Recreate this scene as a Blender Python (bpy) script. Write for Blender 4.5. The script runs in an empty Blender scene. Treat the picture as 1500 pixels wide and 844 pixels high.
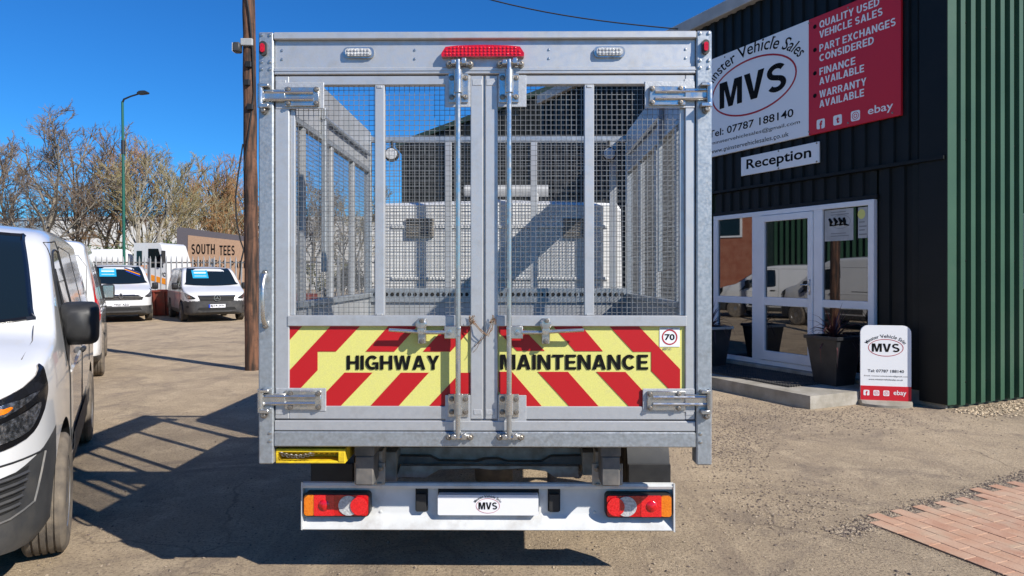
import bpy, bmesh, math, random
import numpy as np
from mathutils import Vector, Matrix
from mathutils.bvhtree import BVHTree
R = math.radians
PI = math.pi
rnd = random.Random(7)
scene = bpy.context.scene
COL = scene.collection

# ------------------------------------------------------------------ camera, sky, sun, exposure
CAMZ, FPX, CX, HY = 1.58, 1000.0, 750.0, 403.0      # eye height (m), focal length / centre / horizon in photo pixels
cam_d = bpy.data.cameras.new('camera')
cam_d.sensor_width = 36.0
cam_d.lens = 36.0 * FPX / 1500.0
cam_d.shift_y = -(422.0 - HY) / 1500.0
cam_d.clip_start = 0.05
cam_d.clip_end = 3000
cam = bpy.data.objects.new('camera', cam_d)
cam.location = (0, 0, CAMZ)
cam.rotation_euler = (PI / 2, 0, 0)
COL.objects.link(cam)
scene.camera = cam

LDIR = Vector((-1.09, 0.80, -1.0)).normalized()
world = bpy.data.worlds.new('World')
scene.world = world
world.use_nodes = True
wn = world.node_tree.nodes
wl = world.node_tree.links
bg = wn['Background']
sky = wn.new('ShaderNodeTexSky')
sky.sky_type = 'NISHITA'
sky.sun_disc = False
sky.sun_elevation = math.asin(-LDIR.z)
sky.sun_rotation = math.atan2(-LDIR.x, -LDIR.y)
sky.altitude = 0
sky.air_density = 1.0
sky.dust_density = 0.0
sky.ozone_density = 3.0
hs = wn.new('ShaderNodeHueSaturation')
hs.inputs['Saturation'].default_value = 1.15
wl.new(sky.outputs[0], hs.inputs['Color'])
tint = wn.new('ShaderNodeMix')
tint.data_type = 'RGBA'
tint.blend_type = 'MULTIPLY'
tint.inputs['Factor'].default_value = 1.0
tint.inputs['B'].default_value = (0.29, 0.90, 1.48, 1)      # deep clear-day blue over the whole sky
wl.new(hs.outputs[0], tint.inputs['A'])
wl.new(tint.outputs['Result'], bg.inputs['Color'])
bg.inputs['Strength'].default_value = 0.068
sun_d = bpy.data.lights.new('sun', 'SUN')
sun_d.energy = 5.0
sun_d.angle = R(0.5)
sun_d.color = (1.0, 0.95, 0.87)
sun = bpy.data.objects.new('sun', sun_d)
sun.rotation_euler = LDIR.to_track_quat('-Z', 'Y').to_euler()
sun.location = (12, -10, 14)
COL.objects.link(sun)
vs = scene.view_settings
vs.view_transform = 'Standard'
vs.look = 'None'
vs.exposure = 0.45
vs.gamma = 1.0
scene.cycles.use_denoising = True
scene.cycles.max_bounces = 8
scene.cycles.caustics_reflective = False
scene.cycles.caustics_refractive = False

def pix(px, py, Y):            # photo pixel at depth Y -> world point
    return Vector(((px - CX) * Y / FPX, Y, CAMZ - (py - HY) * Y / FPX))

def ground_pt(px, py):         # photo pixel on the flat ground -> world point
    return pix(px, py, CAMZ * FPX / (py - HY))

# ------------------------------------------------------------------ materials
MATS = {}
def mat(name, c, rough=0.5, metal=0.0, c2=None, scale=8.0, detail=4.0, bump=0.0, bscale=60.0, coat=0.0,
        spec=0.5, ior=1.45, rvar=0.0, contrast=(0.35, 0.65), voro=False, alpha=1.0, dirt=None, dirt_amt=0.0, stretch=None, world_pos=False):
    m = bpy.data.materials.new(name)
    m.use_nodes = True
    nt = m.node_tree
    N, L = nt.nodes, nt.links
    b = N['Principled BSDF']
    b.inputs['Base Color'].default_value = (*c, 1)
    b.inputs['Roughness'].default_value = rough
    b.inputs['Metallic'].default_value = metal
    b.inputs['Coat Weight'].default_value = coat
    b.inputs['Coat Roughness'].default_value = 0.05
    b.inputs['Specular IOR Level'].default_value = spec
    b.inputs['IOR'].default_value = ior
    tc = N.new('ShaderNodeTexCoord')
    vec = N.new('ShaderNodeNewGeometry').outputs['Position'] if world_pos else tc.outputs['Object']
    vec0 = vec
    if stretch:
        mp = N.new('ShaderNodeMapping')
        mp.inputs['Scale'].default_value = stretch
        L.new(vec, mp.inputs['Vector'])
        vec = mp.outputs['Vector']
    col = None
    if c2 is not None:
        if voro:
            t = N.new('ShaderNodeTexVoronoi')
            t.inputs['Scale'].default_value = scale
            out = t.outputs['Color']
        else:
            t = N.new('ShaderNodeTexNoise')
            t.inputs['Scale'].default_value = scale
            t.inputs['Detail'].default_value = detail
            out = t.outputs['Fac']
        L.new(vec, t.inputs['Vector'])
        rp = N.new('ShaderNodeMapRange')
        rp.inputs['From Min'].default_value = contrast[0]
        rp.inputs['From Max'].default_value = contrast[1]
        L.new(out, rp.inputs['Value'])
        mx = N.new('ShaderNodeMix')
        mx.data_type = 'RGBA'
        mx.inputs['A'].default_value = (*c, 1)
        mx.inputs['B'].default_value = (*c2, 1)
        L.new(rp.outputs['Result'], mx.inputs['Factor'])
        col = mx.outputs['Result']
        if rvar:
            r2 = N.new('ShaderNodeMapRange')
            r2.inputs['To Min'].default_value = max(0, rough - rvar)
            r2.inputs['To Max'].default_value = min(1, rough + rvar)
            L.new(rp.outputs['Result'], r2.inputs['Value'])
            L.new(r2.outputs['Result'], b.inputs['Roughness'])
    if dirt is not None:
        t2 = N.new('ShaderNodeTexNoise')
        t2.inputs['Scale'].default_value = scale * 0.35
        t2.inputs['Detail'].default_value = 8
        t2.inputs['Roughness'].default_value = 0.7
        L.new(vec0, t2.inputs['Vector'])
        r3 = N.new('ShaderNodeMapRange')
        r3.inputs['From Min'].default_value = 0.5
        r3.inputs['From Max'].default_value = 0.72
        r3.inputs['To Max'].default_value = dirt_amt
        L.new(t2.outputs['Fac'], r3.inputs['Value'])
        m2 = N.new('ShaderNodeMix')
        m2.data_type = 'RGBA'
        if col is not None:
            L.new(col, m2.inputs['A'])
        else:
            m2.inputs['A'].default_value = (*c, 1)
        m2.inputs['B'].default_value = (*dirt, 1)
        L.new(r3.outputs['Result'], m2.inputs['Factor'])
        col = m2.outputs['Result']
    if col is not None:
        L.new(col, b.inputs['Base Color'])
    if bump:
        t3 = N.new('ShaderNodeTexNoise')
        t3.inputs['Scale'].default_value = bscale
        t3.inputs['Detail'].default_value = 6
        L.new(vec, t3.inputs['Vector'])
        bp = N.new('ShaderNodeBump')
        bp.inputs['Strength'].default_value = bump
        bp.inputs['Distance'].default_value = 0.01
        L.new(t3.outputs['Fac'], bp.inputs['Height'])
        L.new(bp.outputs['Normal'], b.inputs['Normal'])
    MATS[name] = m
    return m

mat('galv', (0.39, 0.415, 0.43), 0.45, 0.7, (0.47, 0.495, 0.51), 70, 6, 0.04, 220, rvar=0.06, dirt=(0.27, 0.245, 0.21), dirt_amt=0.45)
mat('alu', (0.56, 0.565, 0.57), 0.45, 0.55, (0.50, 0.505, 0.51), 30, 8, 0.03, 240, rvar=0.06, dirt=(0.36, 0.34, 0.30), dirt_amt=0.35)
mat('alu_side', (0.50, 0.51, 0.52), 0.5, 0.5, (0.42, 0.43, 0.43), 5, 6, 0.02, 90, dirt=(0.32, 0.30, 0.27), dirt_amt=0.6)
mat('zinc', (0.62, 0.62, 0.60), 0.30, 0.9, (0.45, 0.44, 0.42), 30, 4, rvar=0.1)
mat('bolt', (0.33, 0.31, 0.28), 0.45, 0.8, (0.20, 0.16, 0.12), 90, 3)
mat('wire', (0.30, 0.30, 0.29), 0.5, 0.6, (0.20, 0.19, 0.18), 30, 3)
mat('rust', (0.16, 0.075, 0.03), 0.85, 0.0, (0.25, 0.17, 0.10), 60)
mat('weld', (0.55, 0.555, 0.56), 0.5, 0.5, (0.47, 0.475, 0.475), 60, 6, 0.15, 160)
mat('yellow_film', (0.72, 0.68, 0.20), 0.45, 0, (0.64, 0.61, 0.17), 160, 3, dirt=(0.56, 0.52, 0.24), dirt_amt=0.4, bump=0.05, bscale=400)
mat('red_film', (0.50, 0.010, 0.014), 0.42, 0, (0.42, 0.008, 0.012), 300, 2, dirt=(0.38, 0.02, 0.02), dirt_amt=0.3)
mat('black_ink', (0.006, 0.006, 0.006), 0.7, spec=0.15)
mat('white_ink', (0.80, 0.80, 0.80), 0.5)
mat('red_ink', (0.42, 0.012, 0.02), 0.5)
mat('grey_ink', (0.22, 0.22, 0.22), 0.5)
mat('blue_ink', (0.01, 0.05, 0.40), 0.5)
mat('lens_red', (0.62, 0.004, 0.008), 0.12, 0, (0.45, 0.002, 0.004), 120, 1, 0.25, 140, coat=1)
mat('lens_red2', (0.80, 0.015, 0.02), 0.12, 0, (0.62, 0.006, 0.01), 160, 1, 0.25, 160, coat=1)
mat('lens_amber', (0.80, 0.22, 0.008), 0.12, 0, (0.70, 0.16, 0.004), 120, 1, 0.25, 140, coat=1)
mat('lens_clear', (0.62, 0.62, 0.60), 0.10, 0, (0.38, 0.38, 0.38), 90, 1, 0.3, 140, coat=1)
mat('bumper_white', (0.62, 0.625, 0.61), 0.38, 0, (0.56, 0.565, 0.55), 12, 6, dirt=(0.34, 0.31, 0.27), dirt_amt=0.7, coat=0.15)
mat('plate_white', (0.80, 0.80, 0.82), 0.35)
mat('black_plastic', (0.018, 0.018, 0.019), 0.5, 0, (0.028, 0.028, 0.028), 14, bump=0.1, bscale=300)
mat('grey_plastic', (0.035, 0.036, 0.038), 0.55, 0, (0.05, 0.05, 0.05), 9, bump=0.12, bscale=400, dirt=(0.11, 0.10, 0.085), dirt_amt=0.5)
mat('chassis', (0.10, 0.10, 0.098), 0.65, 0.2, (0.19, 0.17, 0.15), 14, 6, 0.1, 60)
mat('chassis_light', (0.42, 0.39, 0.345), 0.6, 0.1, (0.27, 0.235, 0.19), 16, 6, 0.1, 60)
mat('yellow_paint', (0.80, 0.56, 0.015), 0.5, 0, (0.62, 0.42, 0.02), 30, 6, dirt=(0.10, 0.06, 0.02), dirt_amt=0.7)
mat('van_white', (0.66, 0.66, 0.655), 0.28, 0, (0.635, 0.635, 0.63), 3, 4, coat=1.0)
mat('van_white_dusty', (0.78, 0.78, 0.765), 0.42, 0, (0.72, 0.71, 0.69), 3, 6, coat=0.3)
mat('van_glass', (0.007, 0.012, 0.014), 0.03, 0, None, spec=0.5, coat=0.3)
mat('glass_frit', (0.008, 0.008, 0.009), 0.15)
mat('tyre', (0.028, 0.027, 0.026), 0.85, 0, (0.10, 0.085, 0.065), 7, 6, 0.2, 120)
mat('tyre_dusty', (0.20, 0.165, 0.125), 0.9, 0, (0.10, 0.085, 0.07), 12, 6, 0.25, 160)
mat('rim', (0.42, 0.42, 0.43), 0.35, 0.8, (0.30, 0.29, 0.27), 10)
mat('chrome', (0.75, 0.75, 0.76), 0.12, 1.0)
mat('gap', (0.012, 0.012, 0.012), 0.8)
mat('lamp_reflector', (0.55, 0.56, 0.58), 0.12, 0.9, (0.16, 0.17, 0.18), 38, 3, 0.6, 40, coat=1, contrast=(0.4, 0.6))
mat('sticker_blue', (0.02, 0.30, 0.50), 0.35)
mat('sticker_purple', (0.05, 0.05, 0.16), 0.35)
mat('orange_paint', (0.78, 0.27, 0.02), 0.4)
mat('clad_black', (0.006, 0.008, 0.0085), 0.5, 0.0, (0.009, 0.011, 0.0115), 2, 6, spec=0.25, dirt=(0.018, 0.018, 0.017), dirt_amt=0.4)
mat('clad_green', (0.020, 0.064, 0.032), 0.55, 0.0, (0.028, 0.078, 0.040), 1.5, 6, dirt=(0.075, 0.105, 0.075), dirt_amt=0.4)
mat('clad_dark_green', (0.012, 0.026, 0.018), 0.45, 0.0, (0.016, 0.030, 0.022), 2, 6)
mat('fascia', (0.42, 0.42, 0.41), 0.5, 0, (0.33, 0.33, 0.32), 4, 6)
mat('upvc', (0.78, 0.79, 0.80), 0.3, 0, (0.74, 0.75, 0.76), 5)
mat('pane', (0.006, 0.008, 0.009), 0.015, 0, None, ior=2.7, spec=0.5)
mat('sign_white', (0.80, 0.81, 0.82), 0.4)
mat('sign_red', (0.58, 0.014, 0.026), 0.4)
mat('poster', (0.45, 0.45, 0.44), 0.6, 0, (0.36, 0.36, 0.35), 6)
mat('concrete', (0.36, 0.33, 0.28), 0.85, 0, (0.25, 0.225, 0.18), 5, 8, 0.35, 40, dirt=(0.14, 0.13, 0.09), dirt_amt=0.6)
mat('rubber_mat', (0.03, 0.03, 0.03), 0.8, 0, (0.06, 0.055, 0.05), 8)
mat('pot', (0.018, 0.019, 0.022), 0.4, 0, (0.03, 0.03, 0.032), 6)
mat('soil', (0.05, 0.035, 0.025), 0.95, bump=0.5, bscale=40, c2=(0.08, 0.06, 0.04), scale=30)
mat('leaf_purple', (0.06, 0.018, 0.022), 0.4, 0, (0.09, 0.03, 0.03), 9)
mat('pole_wood', (0.035, 0.022, 0.016), 0.85, 0, (0.17, 0.080, 0.045), 16, 8, 1.0, 40, stretch=(1, 1, 0.10), dirt=(0.016, 0.012, 0.010), dirt_amt=0.9, contrast=(0.40, 0.62))
mat('cable', (0.012, 0.012, 0.012), 0.6)
mat('lamp_green', (0.012, 0.10, 0.07), 0.45)
mat('lamp_dark', (0.02, 0.022, 0.025), 0.5)
mat('palisade', (0.46, 0.47, 0.47), 0.5, 0.5, (0.36, 0.36, 0.35), 3)
mat('skip_red', (0.24, 0.035, 0.02), 0.7, 0, (0.13, 0.04, 0.025), 5, 6)
mat('stone_dark', (0.085, 0.075, 0.085), 0.8, 0, (0.13, 0.115, 0.125), 40, 3)
mat('stone_orange', (0.44, 0.28, 0.18), 0.8, 0, (0.37, 0.23, 0.145), 20, 5)
mat('warehouse', (0.66, 0.65, 0.61), 0.6, 0, (0.58, 0.57, 0.53), 1.0)
mat('warehouse_blue', (0.25, 0.36, 0.45), 0.6, 0, (0.21, 0.32, 0.41), 1.0)
mat('bark_grey', (0.17, 0.145, 0.115), 0.9, 0, (0.26, 0.23, 0.18), 6, 6)
mat('bark_green', (0.17, 0.155, 0.085), 0.9, 0, (0.30, 0.27, 0.18), 6, 6)
mat('bark_pale', (0.34, 0.31, 0.25), 0.9, 0, (0.16, 0.14, 0.11), 8, 6)
mat('twig_brown', (0.17, 0.125, 0.09), 0.9)
mat('twig_orange', (0.36, 0.20, 0.09), 0.9)
mat('twig_olive', (0.28, 0.23, 0.11), 0.9)
mat('ivy', (0.035, 0.065, 0.018), 0.55, 0, (0.07, 0.10, 0.028), 4)
mat('ivy_dry', (0.14, 0.12, 0.05), 0.7, 0, (0.08, 0.09, 0.03), 4)
mat('brick', (0.30, 0.10, 0.055), 0.9, 0, (0.36, 0.15, 0.09), 3)
mat('pebble', (0.56, 0.44, 0.29), 0.85, 0, (0.30, 0.22, 0.14), 22, 2, contrast=(0.45, 0.55))
mat('grit', (0.34, 0.27, 0.19), 0.9, 0, (0.13, 0.10, 0.08), 30, 2, contrast=(0.45, 0.55))
mat('paver_a', (0.45, 0.255, 0.165), 0.9, 0, (0.49, 0.325, 0.225), 6, 9, 0.3, 90, spec=0.2, dirt=(0.44, 0.345, 0.24), dirt_amt=1.0, world_pos=True)
mat('paver_b', (0.49, 0.305, 0.21), 0.9, 0, (0.40, 0.215, 0.14), 6, 9, 0.3, 90, spec=0.2, dirt=(0.46, 0.36, 0.26), dirt_amt=1.0, world_pos=True)
mat('joint', (0.27, 0.20, 0.145), 0.95, 0, (0.20, 0.155, 0.11), 20)

def ground_material():
    m = bpy.data.materials.new('yard_ground')
    m.use_nodes = True
    N, L = m.node_tree.nodes, m.node_tree.links
    b = N['Principled BSDF']
    b.inputs['Roughness'].default_value = 0.92
    b.inputs['Specular IOR Level'].default_value = 0.25
    tc = N.new('ShaderNodeTexCoord')
    def noise(scale, detail=6, rough=0.6, dist=0.0):
        t = N.new('ShaderNodeTexNoise')
        t.inputs['Scale'].default_value = scale
        t.inputs['Detail'].default_value = detail
        t.inputs['Roughness'].default_value = rough
        t.inputs['Distortion'].default_value = dist
        L.new(tc.outputs['Object'], t.inputs['Vector'])
        return t.outputs['Fac']
    def ramp(v, a, bb, lo=0.0, hi=1.0):
        r = N.new('ShaderNodeMapRange')
        r.inputs['From Min'].default_value = a
        r.inputs['From Max'].default_value = bb
        r.inputs['To Min'].default_value = lo
        r.inputs['To Max'].default_value = hi
        L.new(v, r.inputs['Value'])
        return r.outputs['Result']
    def mix(f, A, B):
        x = N.new('ShaderNodeMix')
        x.data_type = 'RGBA'
        L.new(f, x.inputs['Factor'])
        for s, v in (('A', A), ('B', B)):
            if isinstance(v, tuple):
                x.inputs[s].default_value = (*v, 1)
            else:
                L.new(v, x.inputs[s])
        return x.outputs['Result']
    c = mix(ramp(noise(0.55, 5), 0.38, 0.62), (0.50, 0.385, 0.255), (0.40, 0.31, 0.21))
    c = mix(ramp(noise(2.3, 8, 0.7, 0.6), 0.48, 0.68), c, (0.57, 0.445, 0.30))
    c = mix(ramp(noise(1.1, 9, 0.75, 1.0), 0.50, 0.64, 0, 0.9), c, (0.255, 0.20, 0.15))
    c = mix(ramp(noise(6.0, 10, 0.8, 0.4), 0.52, 0.70, 0, 0.55), c, (0.24, 0.185, 0.135))
    # long faint tyre tracks running towards the gate
    mp = N.new('ShaderNodeMapping')
    mp.inputs['Rotation'].default_value = (0, 0, R(-24))
    mp.inputs['Scale'].default_value = (1.4, 0.10, 1)
    L.new(tc.outputs['Object'], mp.inputs['Vector'])
    tr = N.new('ShaderNodeTexNoise')
    tr.inputs['Scale'].default_value = 1.6
    tr.inputs['Detail'].default_value = 7
    tr.inputs['Roughness'].default_value = 0.65
    L.new(mp.outputs['Vector'], tr.inputs['Vector'])
    c = mix(ramp(tr.outputs['Fac'], 0.55, 0.68, 0, 0.55), c, (0.27, 0.205, 0.15))
    c = mix(ramp(noise(52, 4, 0.7), 0.30, 0.50), (0.17, 0.130, 0.095), c)
    c = mix(ramp(noise(95, 3, 0.6), 0.58, 0.72, 0, 0.7), c, (0.70, 0.57, 0.38))
    v = N.new('ShaderNodeTexVoronoi')
    v.inputs['Scale'].default_value = 48
    L.new(tc.outputs['Object'], v.inputs['Vector'])
    sp = ramp(v.outputs['Distance'], 0.20, 0.13, 0, 1)
    gate = ramp(noise(3.5, 5, 0.7), 0.46, 0.58)
    ml = N.new('ShaderNodeMath')
    ml.operation = 'MULTIPLY'
    L.new(sp, ml.inputs[0])
    L.new(gate, ml.inputs[1])
    c = mix(ml.outputs[0], c, (0.075, 0.062, 0.05))
    # cracks between old slabs of surfacing
    dn = N.new('ShaderNodeTexNoise')
    dn.inputs['Scale'].default_value = 1.7
    dn.inputs['Detail'].default_value = 8
    L.new(tc.outputs['Object'], dn.inputs['Vector'])
    dm_ = N.new('ShaderNodeMix')
    dm_.data_type = 'VECTOR'
    dm_.inputs['Factor'].default_value = 0.30
    L.new(tc.outputs['Object'], dm_.inputs['A'])
    L.new(dn.outputs['Color'], dm_.inputs['B'])
    vc = N.new('ShaderNodeTexVoronoi')
    vc.feature = 'DISTANCE_TO_EDGE'
    vc.inputs['Scale'].default_value = 0.55
    L.new(dm_.outputs['Result'], vc.inputs['Vector'])
    ck = N.new('ShaderNodeMath')
    ck.operation = 'MULTIPLY'
    L.new(ramp(vc.outputs['Distance'], 0.005, 0.001, 0, 0.5), ck.inputs[0])
    L.new(ramp(noise(0.8, 3, 0.5), 0.50, 0.60), ck.inputs[1])
    crack = ck.outputs[0]
    c = mix(crack, c, (0.11, 0.085, 0.065))
    L.new(c, b.inputs['Base Color'])
    ad = N.new('ShaderNodeMath')
    ad.operation = 'ADD'
    L.new(noise(55, 6, 0.8), ad.inputs[0])
    L.new(noise(4, 4, 0.6), ad.inputs[1])
    bp = N.new('ShaderNodeBump')
    bp.inputs['Strength'].default_value = 1.0
    bp.inputs['Distance'].default_value = 0.02
    L.new(ad.outputs[0], bp.inputs['Height'])
    L.new(bp.outputs['Normal'], b.inputs['Normal'])
    MATS['ground'] = m
ground_material()

# ------------------------------------------------------------------ mesh helpers
class MB:
    """collects shapes, builds ONE mesh object"""
    def __init__(s):
        s.v, s.f = [], []
    def add(s, vs_, fs):
        o = len(s.v)
        s.v += [tuple(p) for p in vs_]
        s.f += [tuple(i + o for i in q) for q in fs]
        return s
    def box(s, x0, x1, y0, y1, z0, z1, bev=0.0):
        x0, x1 = min(x0, x1), max(x0, x1)
        y0, y1 = min(y0, y1), max(y0, y1)
        z0, z1 = min(z0, z1), max(z0, z1)
        if bev <= 0:
            return s.add([(x0, y0, z0), (x1, y0, z0), (x1, y1, z0), (x0, y1, z0), (x0, y0, z1), (x1, y0, z1), (x1, y1, z1), (x0, y1, z1)],
                         [(0, 3, 2, 1), (4, 5, 6, 7), (0, 1, 5, 4), (1, 2, 6, 5), (2, 3, 7, 6), (3, 0, 4, 7)])
        b = min(bev, (x1 - x0) * .45, (y1 - y0) * .45, (z1 - z0) * .45)
        V, idx = [], {}
        for ix, sx in ((x0, 1), (x1, -1)):
            for iy, sy in ((y0, 1), (y1, -1)):
                for iz, sz in ((z0, 1), (z1, -1)):
                    k = (sx, sy, sz)
                    idx[k] = len(V)
                    V += [(ix, iy + sy * b, iz + sz * b), (ix + sx * b, iy, iz + sz * b), (ix + sx * b, iy + sy * b, iz)]
        F = []
        def face(ids, n):
            p = [Vector(V[i]) for i in ids]
            nn = (p[1] - p[0]).cross(p[2] - p[0])
            F.append(tuple(ids) if nn.dot(Vector(n)) > 0 else tuple(reversed(ids)))
        for a in range(3):
            o1, o2 = [q for q in range(3) if q != a]
            for sg in (1, -1):
                ids = []
                for q1, q2 in ((1, 1), (1, -1), (-1, -1), (-1, 1)):
                    k = [0, 0, 0]
                    k[a], k[o1], k[o2] = sg, q1, q2
                    ids.append(idx[tuple(k)] + a)
                n = [0, 0, 0]
                n[a] = -sg
                face(ids, n)
        for a in range(3):                       # edges along axis a
            o1, o2 = [q for q in range(3) if q != a]
            for q1 in (1, -1):
                for q2 in (1, -1):
                    k0 = [0, 0, 0]
                    k0[a], k0[o1], k0[o2] = 1, q1, q2
                    k1 = list(k0)
                    k1[a] = -1
                    ids = [idx[tuple(k0)] + o1, idx[tuple(k0)] + o2, idx[tuple(k1)] + o2, idx[tuple(k1)] + o1]
                    n = [0, 0, 0]
                    n[o1], n[o2] = -q1, -q2
                    face(ids, n)
        for k, i in idx.items():
            face([i, i + 1, i + 2], (-k[0], -k[1], -k[2]))
        return s.add(V, F)
    def tube(s, pts, r, n=8, cap=True):
        pts = [Vector(p) for p in pts]
        rs = r if isinstance(r, (list, tuple)) else [r] * len(pts)
        V, F = [], []
        ref = None
        for i, p in enumerate(pts):
            d = (pts[min(i + 1, len(pts) - 1)] - pts[max(i - 1, 0)])
            if d.length < 1e-9:
                d = Vector((0, 0, 1))
            d.normalize()
            if ref is None:
                ref = Vector((0, 0, 1)) if abs(d.z) < 0.9 else Vector((1, 0, 0))
            a = d.cross(ref)
            if a.length < 1e-6:
                a = d.orthogonal()
            a.normalize()
            b = d.cross(a)
            ref = a.cross(d)
            for k in range(n):
                t = 2 * PI * k / n
                V.append(p + rs[i] * (math.cos(t) * a + math.sin(t) * b))
        for i in range(len(pts) - 1):
            for k in range(n):
                k2 = (k + 1) % n
                F.append((i * n + k, i * n + k2, (i + 1) * n + k2, (i + 1) * n + k))
        if cap:
            F.append(tuple(range(n - 1, -1, -1)))
            F.append(tuple((len(pts) - 1) * n + k for k in range(n)))
        return s.add(V, F)
    def lathe(s, prof, c=(0, 0, 0), axis='y', n=32):
        """prof: (radius, along-axis) closed or open outline"""
        V, F = [], []
        c = Vector(c)
        for r, h in prof:
            for k in range(n):
                t = 2 * PI * k / n
                a, b = r * math.cos(t), r * math.sin(t)
                p = {'y': (a, h, b), 'z': (a, b, h), 'x': (h, a, b)}[axis]
                V.append(c + Vector(p))
        for i in range(len(prof) - 1):
            for k in range(n):
                k2 = (k + 1) % n
                F.append((i * n + k, i * n + k2, (i + 1) * n + k2, (i + 1) * n + k))
        F.append(tuple(range(n)))
        F.append(tuple((len(prof) - 1) * n + k for k in range(n - 1, -1, -1)))
        return s.add(V, F)
    def prism(s, poly, o, r, u, d0, d1):
        """2D polygon in frame (o, r, u) extruded along normal r x u from d0 to d1"""
        o, r, u = Vector(o), Vector(r), Vector(u)
        n = r.cross(u)
        k = len(poly)
        V = [o + r * a + u * b + n * d0 for a, b in poly] + [o + r * a + u * b + n * d1 for a, b in poly]
        F = [tuple(range(k - 1, -1, -1)), tuple(range(k, 2 * k))]
        F += [(i, (i + 1) % k, k + (i + 1) % k, k + i) for i in range(k)]
        return s.add(V, F)
    def mesh(s, name):
        m = bpy.data.meshes.new(name)
        m.from_pydata(s.v, [], s.f)
        m.validate()
        return m
    def build(s, name, material, parent=None, smooth=False, fix=True):
        m = s.mesh(name)
        if fix:
            bm = bmesh.new()
            bm.from_mesh(m)
            bmesh.ops.recalc_face_normals(bm, faces=bm.faces)
            bm.to_mesh(m)
            bm.free()
        return link(name, m, material, parent, smooth)

def shade(m, smooth=True, ang=None):
    m.polygons.foreach_set('use_smooth', [bool(smooth)] * len(m.polygons))
    if smooth and ang is not None:
        try:
            m.set_sharp_from_angle(angle=R(ang))
        except Exception:
            pass

def link(name, m, material, parent=None, smooth=False):
    o = bpy.data.objects.new(name, m)
    COL.objects.link(o)
    if material is not None:
        m.materials.clear()
        m.materials.append(MATS[material] if isinstance(material, str) else material)
    if smooth:
        shade(m, True, smooth if not isinstance(smooth, bool) else 40)
    if parent is not None:
        o.parent = parent
    return o

def tag(o, label, cat, group=None):
    o['label'] = label
    o['category'] = cat
    if group:
        o['group'] = group
    return o

def thing(name, label, cat, loc=(0, 0, 0), rz=0.0, group=None):
    o = bpy.data.objects.new(name, None)
    o.empty_display_size = 0.2
    COL.objects.link(o)
    o.location = loc
    o.rotation_euler = (0, 0, rz)
    return tag(o, label, cat, group)

def struct(o):
    o['kind'] = 'structure'
    return o

def stuff(o):
    o['kind'] = 'stuff'
    return o

def rrect(x0, x1, z0, z1, r, n=5):
    P = []
    for cx, cz, a in ((x1 - r, z0 + r, -90), (x1 - r, z1 - r, 0), (x0 + r, z1 - r, 90), (x0 + r, z0 + r, 180)):
        for k in range(n + 1):
            t = R(a + 90 * k / n)
            P.append((cx + r * math.cos(t), cz + r * math.sin(t)))
    return P

def ell(cx, cz, a, b, n=32):
    return [(cx + a * math.cos(2 * PI * k / n), cz + b * math.sin(2 * PI * k / n)) for k in range(n)]

def text_mesh(body, bold=0.0, shear=0.0, spacing=1.0):
    c = bpy.data.curves.new('lettering', 'FONT')
    c.body = body
    c.size = 1.0
    c.offset = bold
    c.shear = shear
    c.space_character = spacing
    c.resolution_u = 3
    o = bpy.data.objects.new('lettering', c)
    COL.objects.link(o)
    dg = bpy.context.evaluated_depsgraph_get()
    dg.update()
    m = bpy.data.meshes.new_from_object(o.evaluated_get(dg))
    bpy.data.objects.remove(o)
    bpy.data.curves.remove(c)
    v = np.empty(len(m.vertices) * 3)
    m.vertices.foreach_get('co', v)
    return m, v.reshape(-1, 3)

def lettering(body, parent, o, r, u, x0, x1, z0, z1, material, d=0.0015, bold=0.02, arc=None, shear=0.0, name='lettering', spacing=1.0):
    """text fitted into the rectangle x0..x1, z0..z1 of frame (o, r, u); arc=(cx, cz, a, b, t0, t1, h) bends it along an ellipse"""
    m, v = text_mesh(body, bold, shear, spacing)
    lo, hi = v[:, :2].min(0), v[:, :2].max(0)
    f = (v[:, :2] - lo) / (hi - lo)
    if arc:
        cx, cz, a, b, t0, t1, h = arc
        t = np.radians(t0 + (t1 - t0) * f[:, 0])
        px = cx + (a + h * f[:, 1]) * np.cos(t)
        pz = cz + (b + h * f[:, 1]) * np.sin(t)
    else:
        px = x0 + (x1 - x0) * f[:, 0]
        pz = z0 + (z1 - z0) * f[:, 1]
    o, r, u = (np.array(Vector(q)) for q in (o, r, u))
    n = np.cross(r, u)
    w = o + px[:, None] * r + pz[:, None] * u + n * d
    m.vertices.foreach_set('co', w.ravel())
    m.update()
    lo_ = link(name, m, material, parent)
    return stuff(lo_) if (' ' in body or '.' in body) else lo_

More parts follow.
